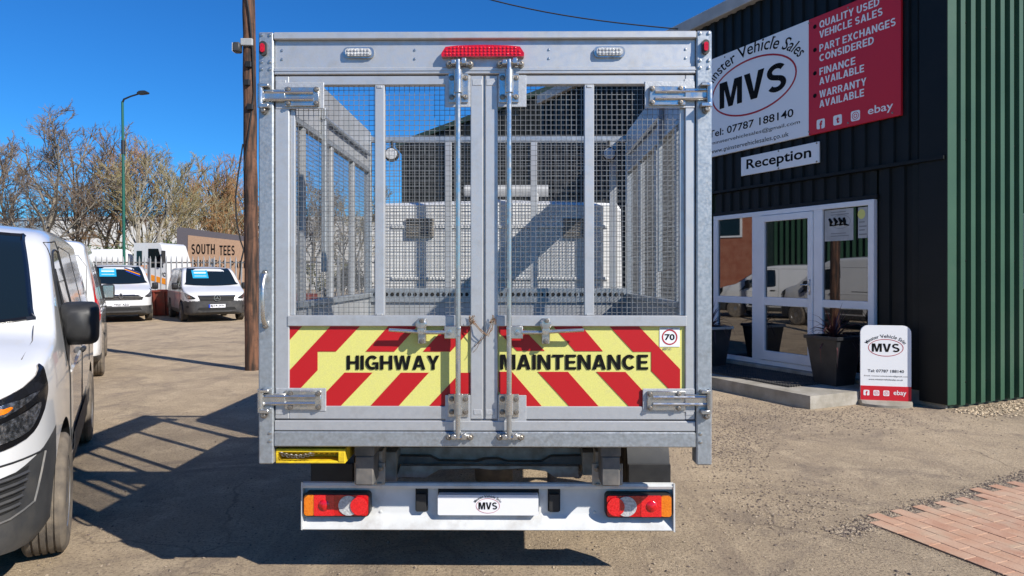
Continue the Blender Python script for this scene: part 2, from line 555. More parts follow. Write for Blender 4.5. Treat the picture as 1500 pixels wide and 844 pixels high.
def _arc(cx, cz, a, b, t0, t1, n=14):
    return [(cx + a * math.cos(R(t0 + (t1 - t0) * i / n)), cz + b * math.sin(R(t0 + (t1 - t0) * i / n))) for i in range(n + 1)]
def _rib(pts, w):
    out_l, out_r = [], []
    for i, p in enumerate(pts):
        a = Vector((*pts[max(i - 1, 0)], 0)); b = Vector((*pts[min(i + 1, len(pts) - 1)], 0))
        d = (b - a).normalized()
        n = Vector((-d.y, d.x, 0)) * w * .5
        out_l.append((p[0] + n.x, p[1] + n.y)); out_r.append((p[0] - n.x, p[1] - n.y))
    return [[out_l[i], out_l[i + 1], out_r[i + 1], out_r[i]] for i in range(len(pts) - 1)]
def _glyph(c):
    """bold sans capital: (advance, polygons) in a cell one unit high"""
    w = .205
    B = lambda x0, z0, x1, z1: [(x0, z0), (x1, z0), (x1, z1), (x0, z1)]
    h = .17
    if c == 'I': return .21, [B(0, 0, w, 1)]
    if c == 'H': return .74, [B(0, 0, w, 1), B(.535, 0, .74, 1), B(w, .41, .535, .59)]
    if c == 'T': return .66, [B(0, 1 - h, .66, 1), B(.2275, 0, .4325, 1 - h)]
    if c == 'L': return .58, [B(0, 0, w, 1), B(w, 0, .58, h)]
    if c == 'E': return .62, [B(0, 0, w, 1), B(w, 0, .62, h), B(w, 1 - h, .61, 1), B(w, .42, .57, .58)]
    if c == 'F': return .58, [B(0, 0, w, 1), B(w, 1 - h, .58, 1), B(w, .42, .53, .58)]
    if c == 'V': return .74, [[(0, 1), (.22, 1), (.37, .27), (.52, 1), (.74, 1), (.485, 0), (.255, 0)]]
    if c == 'A': return .78, [[(0, 0), (.215, 0), (.275, .2), (.505, .2), (.565, 0), (.78, 0), (.505, 1), (.275, 1)], ] if False else [[(0, 0), (.215, 0), (.39, .70), (.39, 1), (.275, 1)], [(.78, 0), (.505, 1), (.39, 1), (.39, .70), (.565, 0)], [(.265, .20), (.515, .20), (.475, .36), (.305, .36)]]
    if c == 'W': return 1.02, [[(0, 1), (.205, 1), (.30, .32), (.41, 1), (.61, 1), (.72, .32), (.815, 1), (1.02, 1), (.83, 0), (.62, 0), (.51, .64), (.40, 0), (.19, 0)]]
    if c == 'M': return .88, [[(0, 0), (.19, 0), (.19, .70), (.355, 0), (.525, 0), (.69, .70), (.69, 0), (.88, 0), (.88, 1), (.585, 1), (.44, .34), (.295, 1), (0, 1)]]
    if c == 'N': return .74, [[(0, 0), (.195, 0), (.195, .66), (.535, 0), (.74, 0), (.74, 1), (.545, 1), (.545, .35), (.21, 1), (0, 1)]]
    if c == 'Y': return .74, [[(.2675, 0), (.4725, 0), (.4725, .40), (.74, 1), (.515, 1), (.37, .60), (.225, 1), (0, 1), (.2675, .40)]]
    if c == 'X': return .74, [[(0, 0), (.23, 0), (.37, .30), (.51, 0), (.74, 0), (.49, .51), (.73, 1), (.50, 1), (.37, .72), (.24, 1), (.01, 1), (.25, .51)]]
    if c == 'U': return .72, [B(0, .34, w, 1), B(.515, .34, .72, 1)] + _rib(_arc(.36, .36, .2575, .27, 180, 360), .19)
    if c == 'O': return .80, _rib(_arc(.40, .50, .295, .405, 0, 360, 30), .20)
    if c == 'Q': return .80, _rib(_arc(.40, .50, .295, .405, 0, 360, 30), .20) + [[(.46, .24), (.58, .32), (.80, .04), (.68, -.06)]]
    if c == 'C': return .76, _rib(_arc(.40, .50, .295, .405, 42, 318, 24), .20)
    if c == 'G': return .79, _rib(_arc(.40, .50, .295, .405, 42, 300, 24), .20) + [[(.42, .36), (.79, .36), (.79, .53), (.42, .53)], [(.63, .0), (.79, .0), (.79, .36), (.60, .36), (.58, .14)]]
    if c == 'D': return .74, [B(0, 0, w, 1)] + _rib([(w, .91)] + _arc(.30, .50, .335, .41, 90, -90, 16) + [(w, .09)], .18)
    if c == 'P': return .66, [B(0, 0, w, 1)] + _rib([(w, .915)] + _arc(.34, .685, .215, .23, 90, -90, 12) + [(w, .455)], .17)
    if c == 'R': return .72, [B(0, 0, w, 1)] + _rib([(w, .915)] + _arc(.36, .695, .215, .22, 90, -90, 12) + [(w, .475)], .17) + [[(.30, .40), (.50, .40), (.72, 0), (.49, 0)]]
    if c == 'B': return .70, [B(0, 0, w, 1)] + _rib([(w, .915)] + _arc(.35, .72, .20, .195, 90, -90, 10) + [(w, .525)], .17) + _rib([(w, .50)] + _arc(.37, .29, .225, .205, 90, -90, 10) + [(w, .085)], .17)
    if c == 'K': return .74, [B(0, 0, w, 1), [(.2, .28), (.2, .54), (.49, 1), (.73, 1), (.42, .56), (.74, 0), (.50, 0), (.29, .41)]]
    if c == 'S': return .68, _rib(_arc(.34, .715, .235, .20, 30, 250, 14) + _arc(.34, .285, .235, .20, 75, -150, 16), .18)
    return .32, []
def block_lettering(body, parent, o, r, u, x0, x1, z0, z1, material, d=.0015, gap=.085, name='lettering'):
    """bold capitals fitted into the rectangle, one child mesh for each word"""
    o, r, u = Vector(o), Vector(r), Vector(u)
    n = r.cross(u)
    G, x = [], 0
    for c in body:
        adv, polys = _glyph(c)
        G.append((x, polys))
        x += adv + gap * (1 if c != ' ' else 0)
    tot = x - gap
    sx, sz = (x1 - x0) / tot, (z1 - z0)
    V, F = [], []
    for gx, polys in G:
        for k, p in enumerate(polys):
            b0 = len(V)
            e = d + (k % 3) * .00012
            for (a, b) in p:
                V.append(o + r * (x0 + (gx + a) * sx) + u * (z0 + b * sz) + n * e)
            area = sum(p[i][0] * p[(i + 1) % len(p)][1] - p[(i + 1) % len(p)][0] * p[i][1] for i in range(len(p)))
            ids = tuple(range(b0, b0 + len(p)))
            F.append(ids if area > 0 else ids[::-1])
    m = bpy.data.meshes.new(name)
    m.from_pydata([tuple(v) for v in V], [], F)
    return link(name, m, material, parent)

def ring_mesh(mb, o, r, u, cx, cz, a, b, t, d0, d1, n=48):
    o, r, u = Vector(o), Vector(r), Vector(u)
    nn = r.cross(u)
    V, F = [], []
    for k in range(n):
        c, s_ = math.cos(2 * PI * k / n), math.sin(2 * PI * k / n)
        for (A, B) in ((a, b), (a - t, b - t)):
            q = o + r * (cx + A * c) + u * (cz + B * s_)
            V += [q + nn * d0, q + nn * d1]
    for k in range(n):
        i, j = 4 * k, 4 * ((k + 1) % n)
        F += [(i + 1, j + 1, j + 3, i + 3), (i, i + 1, j + 1, j)[::-1], (i + 2, i + 3, j + 3, j + 2)]
    mb.add(V, F)
    return mb

def mvs_logo(parent, o, r, u, cx, cz, a, b, d, arc=True, ring='red_ink', t=None):
    ring_mesh(MB(), o, r, u, cx, cz, a, b, t or a * 0.045, 0, d).build('logo_ring', ring, parent)
    block_lettering('MVS', parent, o, r, u, cx - a * 0.79, cx + a * 0.79, cz - b * 0.48, cz + b * 0.48, 'black_ink', d, .07, name='logo_lettering')
    if arc:
        lettering('Minster Vehicle Sales', parent, o, r, u, 0, 1, 0, 1, 'black_ink', d, 0.006,
                  arc=(cx, cz, a * 1.10, b * 1.14, 158, 22, a * 0.22), name='arched_lettering')

# ------------------------------------------------------------------ the setting
SX = (1, 0, 0)
SZ = (0, 0, 1)
g = MB().add([(-700, -60, 0), (700, -60, 0), (700, 1200, 0), (-700, 1200, 0)], [(0, 1, 2, 3)]).build('ground', 'ground')
struct(g)

# stones lying loose on the yard
def stones(name, material, spots, rng):
    V, F = [], []
    for (x, y, s) in spots:
        o = len(V)
        a0 = rng.uniform(0, 6.28)
        sx, sy, sz = s * rng.uniform(.7, 1.3), s * rng.uniform(.6, 1.1), s * rng.uniform(.45, .8)
        ca, sa = math.cos(a0), math.sin(a0)
        def P(a, b, c):
            a *= sx; b *= sy
            V.append((x + a * ca - b * sa, y + a * sa + b * ca, c * sz + sz * 0.35))
        for k in range(5):
            t = 2 * PI * k / 5
            P(math.cos(t) * rng.uniform(.8, 1.1), math.sin(t) * rng.uniform(.8, 1.1), rng.uniform(-.35, .25))
        P(rng.uniform(-.2, .2), rng.uniform(-.2, .2), .75)
        P(0, 0, -.6)
        for k in range(5):
            F.append((o + k, o + (k + 1) % 5, o + 5))
            F.append((o + (k + 1) % 5, o + k, o + 6))
    m = bpy.data.meshes.new(name)
    m.from_pydata(V, [], F)
    return link(name, m, material)

# ------------------------------------------------------------------ wheels (shared by truck and vans)
WHEEL_MESH = {}
def wheel(parent, x, y, side, rad=0.34, wid=0.215, dusty=False, axis='y', steel=False):
    """wheel with its axle along `axis`; side = +1/-1: which way the outer face looks"""
    key = (rad, wid, axis, dusty, steel)
    if key not in WHEEL_MESH:
        h = wid / 2
        prof = [(rad * .60, -h * .86), (rad * .78, -h * 1.0), (rad * .90, -h * .97), (rad * .965, -h * .86)]
        n_g = 4
        tread = []
        for k in range(n_g + 1):
            a = -h * .80 + 1.6 * h * k / (n_g + 1) + .006
            b = -h * .80 + 1.6 * h * (k + 1) / (n_g + 1) - .006
            tread += [(rad * .995, a), (rad * .995, b)]
            if k < n_g:
                tread += [(rad * .965, b + .001), (rad * .965, b + .011)]
        prof += tread
        prof += [(rad * .965, h * .86), (rad * .90, h * .97), (rad * .78, h * 1.0), (rad * .60, h * .86)]
        t = MB().lathe(prof, axis=axis, n=48)
        q = [(rad * .62, -h * .3), (rad * .64, h * .84), (rad * .60, h * .90), (rad * .55, h * .62), (rad * .34, h * .70), (rad * .22, h * .86), (rad * .10, h * .88), (0.001, h * .88)]
        rm = MB().lathe(q, axis=axis, n=40)
        for k in range(8):
            a = 2 * PI * k / 8
            ca, sa = math.cos(a), math.sin(a)
            c = (rad * .45 * ca, h * .66, rad * .45 * sa) if axis == 'y' else (h * .66, rad * .45 * ca, rad * .45 * sa)
            rm.lathe([(rad * .055, -.005), (rad * .05, .02), (.001, .024)], c, axis, 10)
        WHEEL_MESH[key] = (t.mesh('wheel'), rm.mesh('rim'))
        for m_, mm in zip(WHEEL_MESH[key], ('tyre_dusty' if dusty else 'tyre', 'rim')):
            bm = bmesh.new(); bm.from_mesh(m_)
            bmesh.ops.recalc_face_normals(bm, faces=bm.faces)
            bm.to_mesh(m_); bm.free()
            m_.materials.append(MATS[mm])
            shade(m_, True, 35)
    tm, rmsh = WHEEL_MESH[key]
    w = link('wheel', tm, None, parent)
    w.location = (x, y, rad * .995)
    w.rotation_euler = (0, 0, 0 if side > 0 else PI)
    link('rim', rmsh, None, w)
    return w

# ------------------------------------------------------------------ the caged truck
TY = 3.25
KPX = FPX / TY
TX0 = -0.13
truck = thing('caged_truck', 'silver caged tipper truck seen from behind with striped highway maintenance rear doors', 'truck', (TX0, TY, 0), -0.010)
def tx(px, y=0.0):
    return (px - CX) * (TY + y) / FPX - TX0
def tz(py, y=0.0):
    return CAMZ - (py - HY) * (TY + y) / FPX
def tbox(mb, px0, px1, py0, py1, y0, y1, bev=0.003, at=0.0):
    return mb.box(tx(px0, at), tx(px1, at), y0, y1, tz(py1, at), tz(py0, at), bev)
BOLTS = {}
class Bolts:
    """each bolt is a small object of its own; alike bolts share their mesh"""
    def __init__(s):
        s.q = []
    def build(s, name, matn, parent):
        for (x, y, z, r, h, n) in s.q:
            key = (round(r, 4), round(h, 4), n, matn)
            if key not in BOLTS:
                m = MB().lathe([(r * 1.5, 0.002), (r * 1.5, -h * .3), (r, -h * .35), (r, -h * .9), (r * .7, -h), (.001, -h)], (0, 0, 0), 'y', n).mesh(name)
                bm = bmesh.new(); bm.from_mesh(m)
                bmesh.ops.recalc_face_normals(bm, faces=bm.faces)
                bm.to_mesh(m); bm.free()
                m.materials.append(MATS[matn])
                BOLTS[key] = m
            link(name, BOLTS[key], None, parent).location = (x, y, z)
def bolt_head(mb, px, py, y, r=0.009, h=0.008, at=0.0):
    mb.q.append((tx(px, at), y, tz(py, at), r, h, 10))

CAGE_D = 2.25          # depth of the cage
XL, XR = tx(378.5), tx(1041)
ZTOP = tz(47)
# corner posts, header, sill
for s_, (a, b) in ((-1, (378.5, 400.5)), (1, (1018.5, 1041))):
    p = tbox(MB(), a, b, 47, 680, -0.012, 0.075, 0.006).build('corner_post', 'galv', truck)
    bl = Bolts()
    for py in (51.5, 91, 101.5):
        for px in (a + 5, b - 5):
            bolt_head(bl, px, py, -0.012, 0.006, 0.006)
    for py in (634, 646):
        bolt_head(bl, b - 5 if s_ < 0 else a + 6, py, -0.012, 0.006, 0.006)
    bl.build('post_rivet', 'zinc', truck)
hb = MB()
tbox(hb, 400.7, 1018.3, 47.5, 58, -0.014, 0.06, 0.004)        # top lip
tbox(hb, 400.7, 1018.3, 58.0, 98.5, 0.008, 0.045, 0.002)      # recessed board
tbox(hb, 400.7, 1018.3, 98.5, 109.0, -0.006, 0.06, 0.004)     # lower lip
header = hb.build('header_board', 'alu', truck)
rv = Bolts()
for px in (411, 607, 804, 1004):
    for py in (72.5, 85.5):
        bolt_head(rv, px, py, 0.008, 0.0045, 0.004)
rv.build('header_rivet', 'zinc', header)
tbox(MB(), 400.7, 1018.3, 102.5, 104.0, -0.009, -0.005, 0).build('header_bead', 'alu', header)
tbox(MB(), 401, 1018, 616.5, 631.5, -0.004, 0.12, 0.004).build('sill_rail', 'alu', truck)
tbox(MB(), 401, 1018, 632.3, 654.5, -0.010, 0.12, 0.005).build('bed_crossmember', 'galv', truck)
# marker lamps and work lamps on the header
for px in (386.5, 1031):
    b_ = MB().prism(rrect(-.017, .017, -.034, .034, .016), (tx(px), -.012, tz(72)), SX, SZ, 0, .014).build('marker_lamp', 'grey_plastic', truck, 40)
    MB().prism(rrect(-.010, .010, -.021, .021, .0098), (tx(px), -.026, tz(72)), SX, SZ, 0, .007).build('lens', 'lens_red', b_, 40)
for px in (525, 892.5):
    b_ = MB().prism(rrect(-.074, .074, -.026, .026, .022), (tx(px), .008, tz(77)), SX, SZ, 0, .012).build('work_lamp', 'zinc', truck, 40)
    q = MB().prism(rrect(-.062, .062, -.018, .018, .015), (tx(px), -.004, tz(77)), SX, SZ, 0, .009)
    q.build('lens', 'lens_clear', b_, 40)
    dm = MB()
    for i in range(7):
        for j in range(2):
            dm.lathe([(.007, 0), (.005, -.004), (.001, -.005)], (tx(px) - .048 + i * .016, -.013, tz(77) - .008 + j * .016), 'y', 8)
    stuff(dm.build('reflector', 'lens_clear', b_, True))
bp_ = [(-.195, -.026), (.195, -.026), (.196, -.010), (.176, .020), (.12, .026), (0, .029), (-.12, .026), (-.176, .020), (-.196, -.010)]
bl_ = MB().prism(bp_, (tx(707.5), .006, tz(77)), SX, SZ, 0, .030).build('brake_lamp', 'lens_red', truck)
dm = MB()
for i in range(20):
    for j, zz in enumerate((-.014, .001, .015)):
        xx = -.172 + i * .0181
        if abs(xx) > .165 and j == 2:
            continue
        dm.lathe([(.0062, 0), (.0045, -.004), (.001, -.005)], (tx(707.5) + xx, -.024, tz(77) + zz), 'y', 8)
stuff(dm.build('lens_bead', 'lens_red2', bl_, True))
# handle on the left post
gh = MB()
gh.tube([(tx(389), -.014, tz(400)), (tx(389), -.020, tz(403)), (tx(390.5), -.055, tz(412)), (tx(391), -.066, tz(425)), (tx(391), -.066, tz(452)), (tx(390.5), -.055, tz(466)), (tx(389.5), -.020, tz(474)), (tx(389.5), -.014, tz(477))],
        [.015, .014, .011, .011, .011, .011, .014, .015], 10)
gho = gh.build('grab_handle', 'zinc', truck, 50)
gb = Bolts()
bolt_head(gb, 389, 399.5, -.020, .009, .012)
bolt_head(gb, 389.5, 477.5, -.020, .009, .012)
gb.build('handle_bolt', 'bolt', gho)

def wire_grid(name, parent, axis, a0, a1, z0, z1, off, pitch=0.0243, r=0.00115):
    """welded mesh: vertical and horizontal wires; axis 'x' (rear / bulkhead, at y=off) or 'y' (side, at x=off)"""
    V, F = [], []
    def bar(p, q, e1, e2):
        o = len(V)
        for c in (p, q):
            for s1, s2 in ((-1, -1), (1, -1), (1, 1), (-1, 1)):
                V.append(tuple(c[i] + r * (s1 * e1[i] + s2 * e2[i]) for i in range(3)))
        for i in range(4):
            j = (i + 1) % 4
            F.append((o + i, o + j, o + 4 + j, o + 4 + i))
    def pt(a, z, d):
        return (a, off + d, z) if axis == 'x' else (off + d, a, z)
    ea = (1, 0, 0) if axis == 'x' else (0, 1, 0)
    en = (0, 1, 0) if axis == 'x' else (1, 0, 0)
    n = int((a1 - a0) / pitch)
    for i in range(1, n + 1):
        a = a0 + i * pitch - pitch * .5
        bar(pt(a, z0, 0), pt(a, z1, 0), ea, en)
    n = int((z1 - z0) / pitch)
    for i in range(1, n + 1):
        z = z0 + i * pitch - pitch * .5
        bar(pt(a0, z, 2 * r), pt(a1, z, 2 * r), (0, 0, 1), en)
    m = bpy.data.meshes.new(name)
    m.from_pydata(V, [], F)
    return stuff(link(name, m, 'wire', parent))

Z5 = lambda x, y: (360 + x / 2.637, 340 + y / 2.637)
Z6 = lambda x, y: (690 + x / 2.638, 340 + y / 2.638)
def stripe(poly, zf, parent, matn='red_film', d=0.0105, name='red_stripe'):
    P = []
    for x, y in poly:
        a, b = zf(x, y)
        P.append((tx(a), tz(b)))
    return MB().prism(P, (0, d, 0), SX, SZ, -0.001, 0.0006).build(name, matn, parent)

def hinge(parent, sgn, px_knuckle, px_end, py0, py1):
    """strap hinge: ribbed plate on the door, barrel and pin at the post"""
    yc = (py0 + py1) / 2
    h = (py1 - py0)
    plate_a = px_knuckle + sgn * 33
    m = MB()
    lo, hi = sorted((plate_a, px_end))
    tbox(m, lo, hi, py0, py1, -.016, -.003, .003)
    lo, hi = sorted((px_knuckle + sgn * 4, px_end - sgn * 8))
    for py in (yc - h * .20, yc + h * .16):
        m.tube([(tx(lo), -.018, tz(py)), (tx(hi), -.018, tz(py))], .0085, 8)
    lo, hi = sorted((px_knuckle + sgn * 2, plate_a + sgn * 2))
    tbox(m, lo, hi, yc - h * .36, yc + h * .26, -.024, -.012, .003)
    hg = m.build('hinge', 'zinc', parent, 40)
    b = MB()
    b.tube([(tx(px_knuckle), -.030, tz(py0 - 3)), (tx(px_knuckle), -.030, tz(py1 + 3))], .014, 12)
    lo, hi = sorted((px_knuckle, px_knuckle + sgn * 13))
    tbox(b, lo, hi, py0 - 3, py0 + 2, -.046, -.012, .003)
    tbox(b, lo, hi, py1 - 2, py1 + 4, -.046, -.012, .003)
    b.build('hinge_knuckle', 'zinc', hg, 40)
    b = Bolts()
    for px in (px_end - sgn * 4, px_end - sgn * 45):
        for py in (py0 + 4, py1 - 4):
            bolt_head(b, px, py, -.016, .009, .011)
    bolt_head(b, px_knuckle + sgn * 4, py1 + 7, -.02, .012, .02)
    b.build('hinge_bolt', 'bolt', hg)
    # backing plate welded to the door frame
    lo, hi = sorted((plate_a - sgn * 14, px_end + sgn * 6))
    tbox(MB(), lo, hi, py0 - 8 if py0 < 300 else py0 - 3, py1 + 3, -.003, .006, .002).build('hinge_plate', 'weld', parent)

def rear_door(x0, x1, sx0, sx1, mul, pan0, pan1, zf, reds, word, wrect, rodx, sgn):
    """x0..x1 outer; sx0/sx1 inner edges of the stiles (photo px)"""
    fr = MB()
    tbox(fr, x0, sx0, 110.5, 614.5, 0, .040, .004)
    tbox(fr, sx1, x1, 110.5, 614.5, 0, .040, .004)
    tbox(fr, sx0, sx1, 110.5, 124, .001, .040, .003)
    tbox(fr, sx0, sx1, 595.5, 614.5, .001, .040, .003)
    door = fr.build('rear_door', 'alu', truck)
    tbox(MB(), sx0 - 2, sx1 + 2, 462.5, 478, -.006, .038, .003).build('middle_rail', 'alu', door)
    tbox(MB(), mul - 7, mul + 7.2, 124, 462.5, .001, .038, .003).build('mullion', 'alu', door)
    lip = MB()
    lo, hi = (sx0, sx0 + 7) if sgn < 0 else (sx1 - 7, sx1)
    tbox(lip, lo, hi, 124.2, 462.3, .016, .039, .002)
    lip.build('inner_lip', 'alu', door)
    wire_grid('wire_mesh', door, 'x', tx(sx0), tx(sx1), tz(462), tz(124), .028)
    # bright weld patches and corner gussets
    for px, py, w, h in ((x0 + 9, 121, 15, 9), (x1 - 9, 121, 14, 9), (mul, 127, 8, 4), (x0 + 8, 604, 14, 8), (x1 - 8, 604, 12, 8), (mul, 461, 9, 3)):
        tbox(MB(), px - w * .5, px + w * .5, py - h * .5, py + h * .5, -.0022, .003, .002).build('weld_patch', 'weld', door)
    # striped board
    pan = MB()
    tbox(pan, pan0, pan1, 477, 596.5, .0125, .026, 0)
    pn = pan.build('striped_board', 'yellow_film', door)
    for poly in reds:
        stripe(poly, zf, door)
    (a, b), (c, d) = zf(wrect[0], wrect[3]), zf(wrect[2], wrect[1])
    block_lettering(word, door, (0, .0085, 0), SX, SZ, tx(a), tx(c), tz(b), tz(d), 'black_ink', 0.0)
    # locking rod
    rod = MB().tube([(tx(rodx), -.036, tz(91)), (tx(rodx), -.036, tz(640))], .0125, 14).build('lock_rod', 'zinc', door, 40)
    for py0, py1, in ((108, 151), (577, 611)):
        pl = MB()
        tbox(pl, rodx - 15, rodx + 14, py0, py1, -.008, -.001, .002)
        pl.build('rod_plate', 'zinc', door)
        cl = MB()
        cl.tube([(tx(rodx), -.036, tz(py0 - 2)), (tx(rodx), -.036, tz(py1 - (12 if py0 < 300 else 6)))], .0195, 14)
        tbox(cl, rodx - 6, rodx + 6, py0 + 1, py1 - 8, -.036, -.006, .002)
        cl.build('rod_guide', 'zinc', door, 40)
        b = Bolts()
        for px in (rodx - 10, rodx + 10):
            for py in (py0 + 7, py1 - 8):
                bolt_head(b, px, py, -.008, .009, .009)
        b.build('rod_bolt', 'bolt', door)
        tbox(MB(), rodx - (20 if sgn < 0 else 17), rodx + (17 if sgn < 0 else 25), py0 + 2, py1 + 6, -.0005, .005, .002).build('backing_plate', 'weld', door)
    for py in (95, 638):
        k = MB()
        tbox(k, rodx - 14, rodx + 17, py - 2.5, py + 3, -.024, -.005, .003)
        tbox(k, rodx + 5, rodx + 12, py - 6, py + 3, -.050, -.02, .003)
        tbox(k, rodx - 10, rodx - 3, py - 4, py + 3, -.046, -.02, .003)
        k.tube([(tx(rodx - 8), -.036, tz(py)), (tx(rodx + 8), -.036, tz(py))], .010, 8)
        kk = k.build('rod_keeper', 'zinc', door, 40)
        b = Bolts()
        for px in (rodx - 14, rodx + 17):
            bolt_head(b, px, py + 1, -.012, .011, .022)
        b.build('keeper_bolt', 'bolt', kk)
    # handle, catch
    hx = rodx - 10 * 1 if sgn < 0 else rodx + 10
    lv = MB()
    lo, hi = sorted((rodx + sgn * 20, rodx - sgn * 4))
    tbox(lv, lo, hi, 477, 495, -.044, -.026, .003)
    e = rodx + sgn * (100 if sgn < 0 else 108)
    lv.tube([(tx(rodx + sgn * 18), -.036, tz(486)), (tx(rodx + sgn * 45), -.038, tz(486)), (tx(rodx + sgn * 75), -.040, tz(484)), (tx(e), -.044, tz(482.5))], [.010, .010, .009, .0085], 10)
    lv.build('lock_handle', 'zinc', door, 40)
    cxp = rodx + sgn * 53
    ct = MB()
    tbox(ct, cxp - 6, cxp + 6, 466, 503, -.030, -.004, .003)
    ct.lathe([(.027, 0), (.027, -.02), (.02, -.028), (.001, -.029)], (tx(cxp), -.034, tz(474)), 'y', 16)
    ct.lathe([(.018, 0), (.018, -.008), (.001, -.009)], (tx(cxp), -.052, tz(483)), 'y', 12)
    ct.build('handle_catch', 'zinc', door, 40)
    b = Bolts()
    bolt_head(b, cxp + 1, 469, -.060, .008, .008)
    bolt_head(b, cxp, 499, -.030, .009, .008)
    b.build('catch_bolt', 'bolt', door)
    b = Bolts()
    for py in (481, 491):
        bolt_head(b, rodx - sgn * 1, py, -.044, .006, .005)
    bolt_head(b, rodx + sgn * 12, 486, -.044, .009, .006)
    b.build('handle_bolt', 'zinc', door)
    kx = 384 if sgn < 0 else 1036
    pe = 471 if sgn < 0 else 947
    hinge(door, -sgn, kx, pe - (3 if sgn < 0 else -3), 128, 156)
    hinge(door, -sgn, kx, pe, 572, 600)
    return door

redsL = [[(162, 362), (215, 362), (162, 421)],
         [(326, 362), (440, 362), (345, 463), (273, 463), (273, 536), (162, 653), (162, 538)],
         [(551, 362), (663, 362), (572, 463), (460, 463)],
         [(775, 362), (866, 362), (866, 380), (790, 463), (683, 463)],
         [(378, 545), (487, 545), (362, 676), (254, 676)],
         [(597, 545), (706, 545), (587, 676), (477, 676)],
         [(828, 545), (866, 545), (866, 622), (815, 676), (705, 676)]]
redsR = [[(106, 362), (188, 362), (285, 460), (178, 460), (106, 387)],
         [(316, 362), (426, 362), (510, 461), (402, 461)],
         [(533, 362), (646, 362), (808, 530), (808, 650), (697, 537), (697, 463), (627, 463)],
         [(106, 541), (158, 541), (273, 674), (160, 674), (106, 618)],
         [(258, 541), (375, 541), (493, 674), (380, 674)],
         [(485, 541), (597, 541), (720, 674), (610, 674)]]
dL = rear_door(401.5, 707.8, 422.5, 689, 555.5, 422, 690, Z5, redsL, 'HIGHWAY', (387, 478, 747, 533), 672, -1)
dR = rear_door(710.6, 1017.5, 729, 1003, 863, 728, 1004, Z6, redsR, 'MAINTENANCE', (112, 474, 685, 532), 746, 1)
tbox(MB(), 708.3, 710.2, 111, 614, .010, .036, .001).build('door_seal', 'galv', truck)
# 70 limiter sticker
st_ = MB().prism([(-.048, -.046), (.048, -.046), (.048, .046), (-.048, .046)], (tx(981), .0105, tz(494)), SX, SZ, -.001, .0006).build('speed_sticker', 'sign_white', dR)
ring_mesh(MB(), (tx(981), .0095, tz(494)), SX, SZ, 0, 0, .037, .037, .006, 0, .0006, 32).build('sticker_ring', 'red_ink', dR)
lettering('70', dR, (tx(981), .0092, tz(494)), SX, SZ, -.024, .024, -.015, .015, 'black_ink', 0, .03)
lettering('SPEED LIMITED', dR, (tx(981), .0092, tz(494)), SX, SZ, -.044, .044, .038, .044, 'grey_ink', 0, .01)
lettering('M.P.H.', dR, (tx(978), .0092, tz(511)), SX, SZ, -.02, .02, -.006, .006, 'grey_ink', 0, .01)
# twisted tie wire holding the doors together
tw = MB()
wr = random.Random(3)
for (a, b, n_) in (((692, 470), (700, 488), 5), ((722, 470), (718, 490), 5)):
    for k in range(n_):
        P = [(tx(a[0] + wr.uniform(-5, 5)), -.010 + wr.uniform(-.02, 0), tz(a[1] + wr.uniform(-9, 6))) for _ in range(6)]
        tw.tube(P, .0016, 5)
tw.tube([(tx(696), -.014, tz(473)), (tx(704), -.026, tz(482)), (tx(714), -.028, tz(490)), (tx(721), -.020, tz(483)), (tx(723), -.014, tz(470))], .0022, 6)
tw.tube([(tx(720), -.014, tz(475)), (tx(712), -.03, tz(492)), (tx(700), -.02, tz(502)), (tx(695), -.012, tz(508))], .0016, 6)
tw.tube([(tx(686), -.018, tz(478)), (tx(693), -.03, tz(472)), (tx(707), -.032, tz(487)), (tx(716), -.03, tz(492)), (tx(720), -.02, tz(480))], .0018, 6)
tw.tube([(tx(706), -.02, tz(493)), (tx(699), -.026, tz(510)), (tx(693), -.018, tz(516))], .0014, 6)
stuff(tw.build('tie_wire', 'rust', truck, True))

# cage sides
ZB = 1.40      # top of the drop sides
ZM = 2.43      # underside of the side boards
YF = CAGE_D
for s_, xo in ((-1, XL), (1, XR)):
    xi = xo - s_ * .045
    MB().box(xo - s_ * .004, xi, .075, YF, ZM, ZTOP - .004, .004).build('side_board', 'alu_side', truck)
    MB().box(xo - s_ * .010, xi + s_ * .008, .075, YF, .80, ZB, .004).build('drop_side', 'alu_side', truck)
    MB().box(xo - s_ * .002, xi - s_ * .012, .075, YF, ZB, ZB + .035, .003).build('side_rail', 'galv', truck)
    MB().box(xo - s_ * .006, xi - s_ * .004, .075, YF, ZM - .03, ZM, .003).build('side_rail', 'galv', truck)
    MB().tube([(xi - s_ * .02, .85, ZM + .10), (xi - s_ * .02, 2.1, ZM + .10)], .014, 8).build('cover_tube', 'galv', truck, True)
    for yy in (.55, 1.12, 1.70):
        MB().box(xo - s_ * .008, xi, yy - .022, yy + .022, ZB + .035, ZM - .03, .003).build('side_post', 'alu_side', truck)
    MB().box(xo - s_ * .004, xi - s_ * .01, YF - .05, YF + .01, .80, ZTOP - .03, .003).build('front_post', 'galv', truck)
    wire_grid('side_mesh', truck, 'y', .075, YF - .05, ZB + .03, ZM, (xo + xi) / 2)
    MB().box(xi - s_ * .03, xi - s_ * .002, .86, .90, ZB + .2, ZM + .16, .003).build('stay_bar', 'galv', truck)
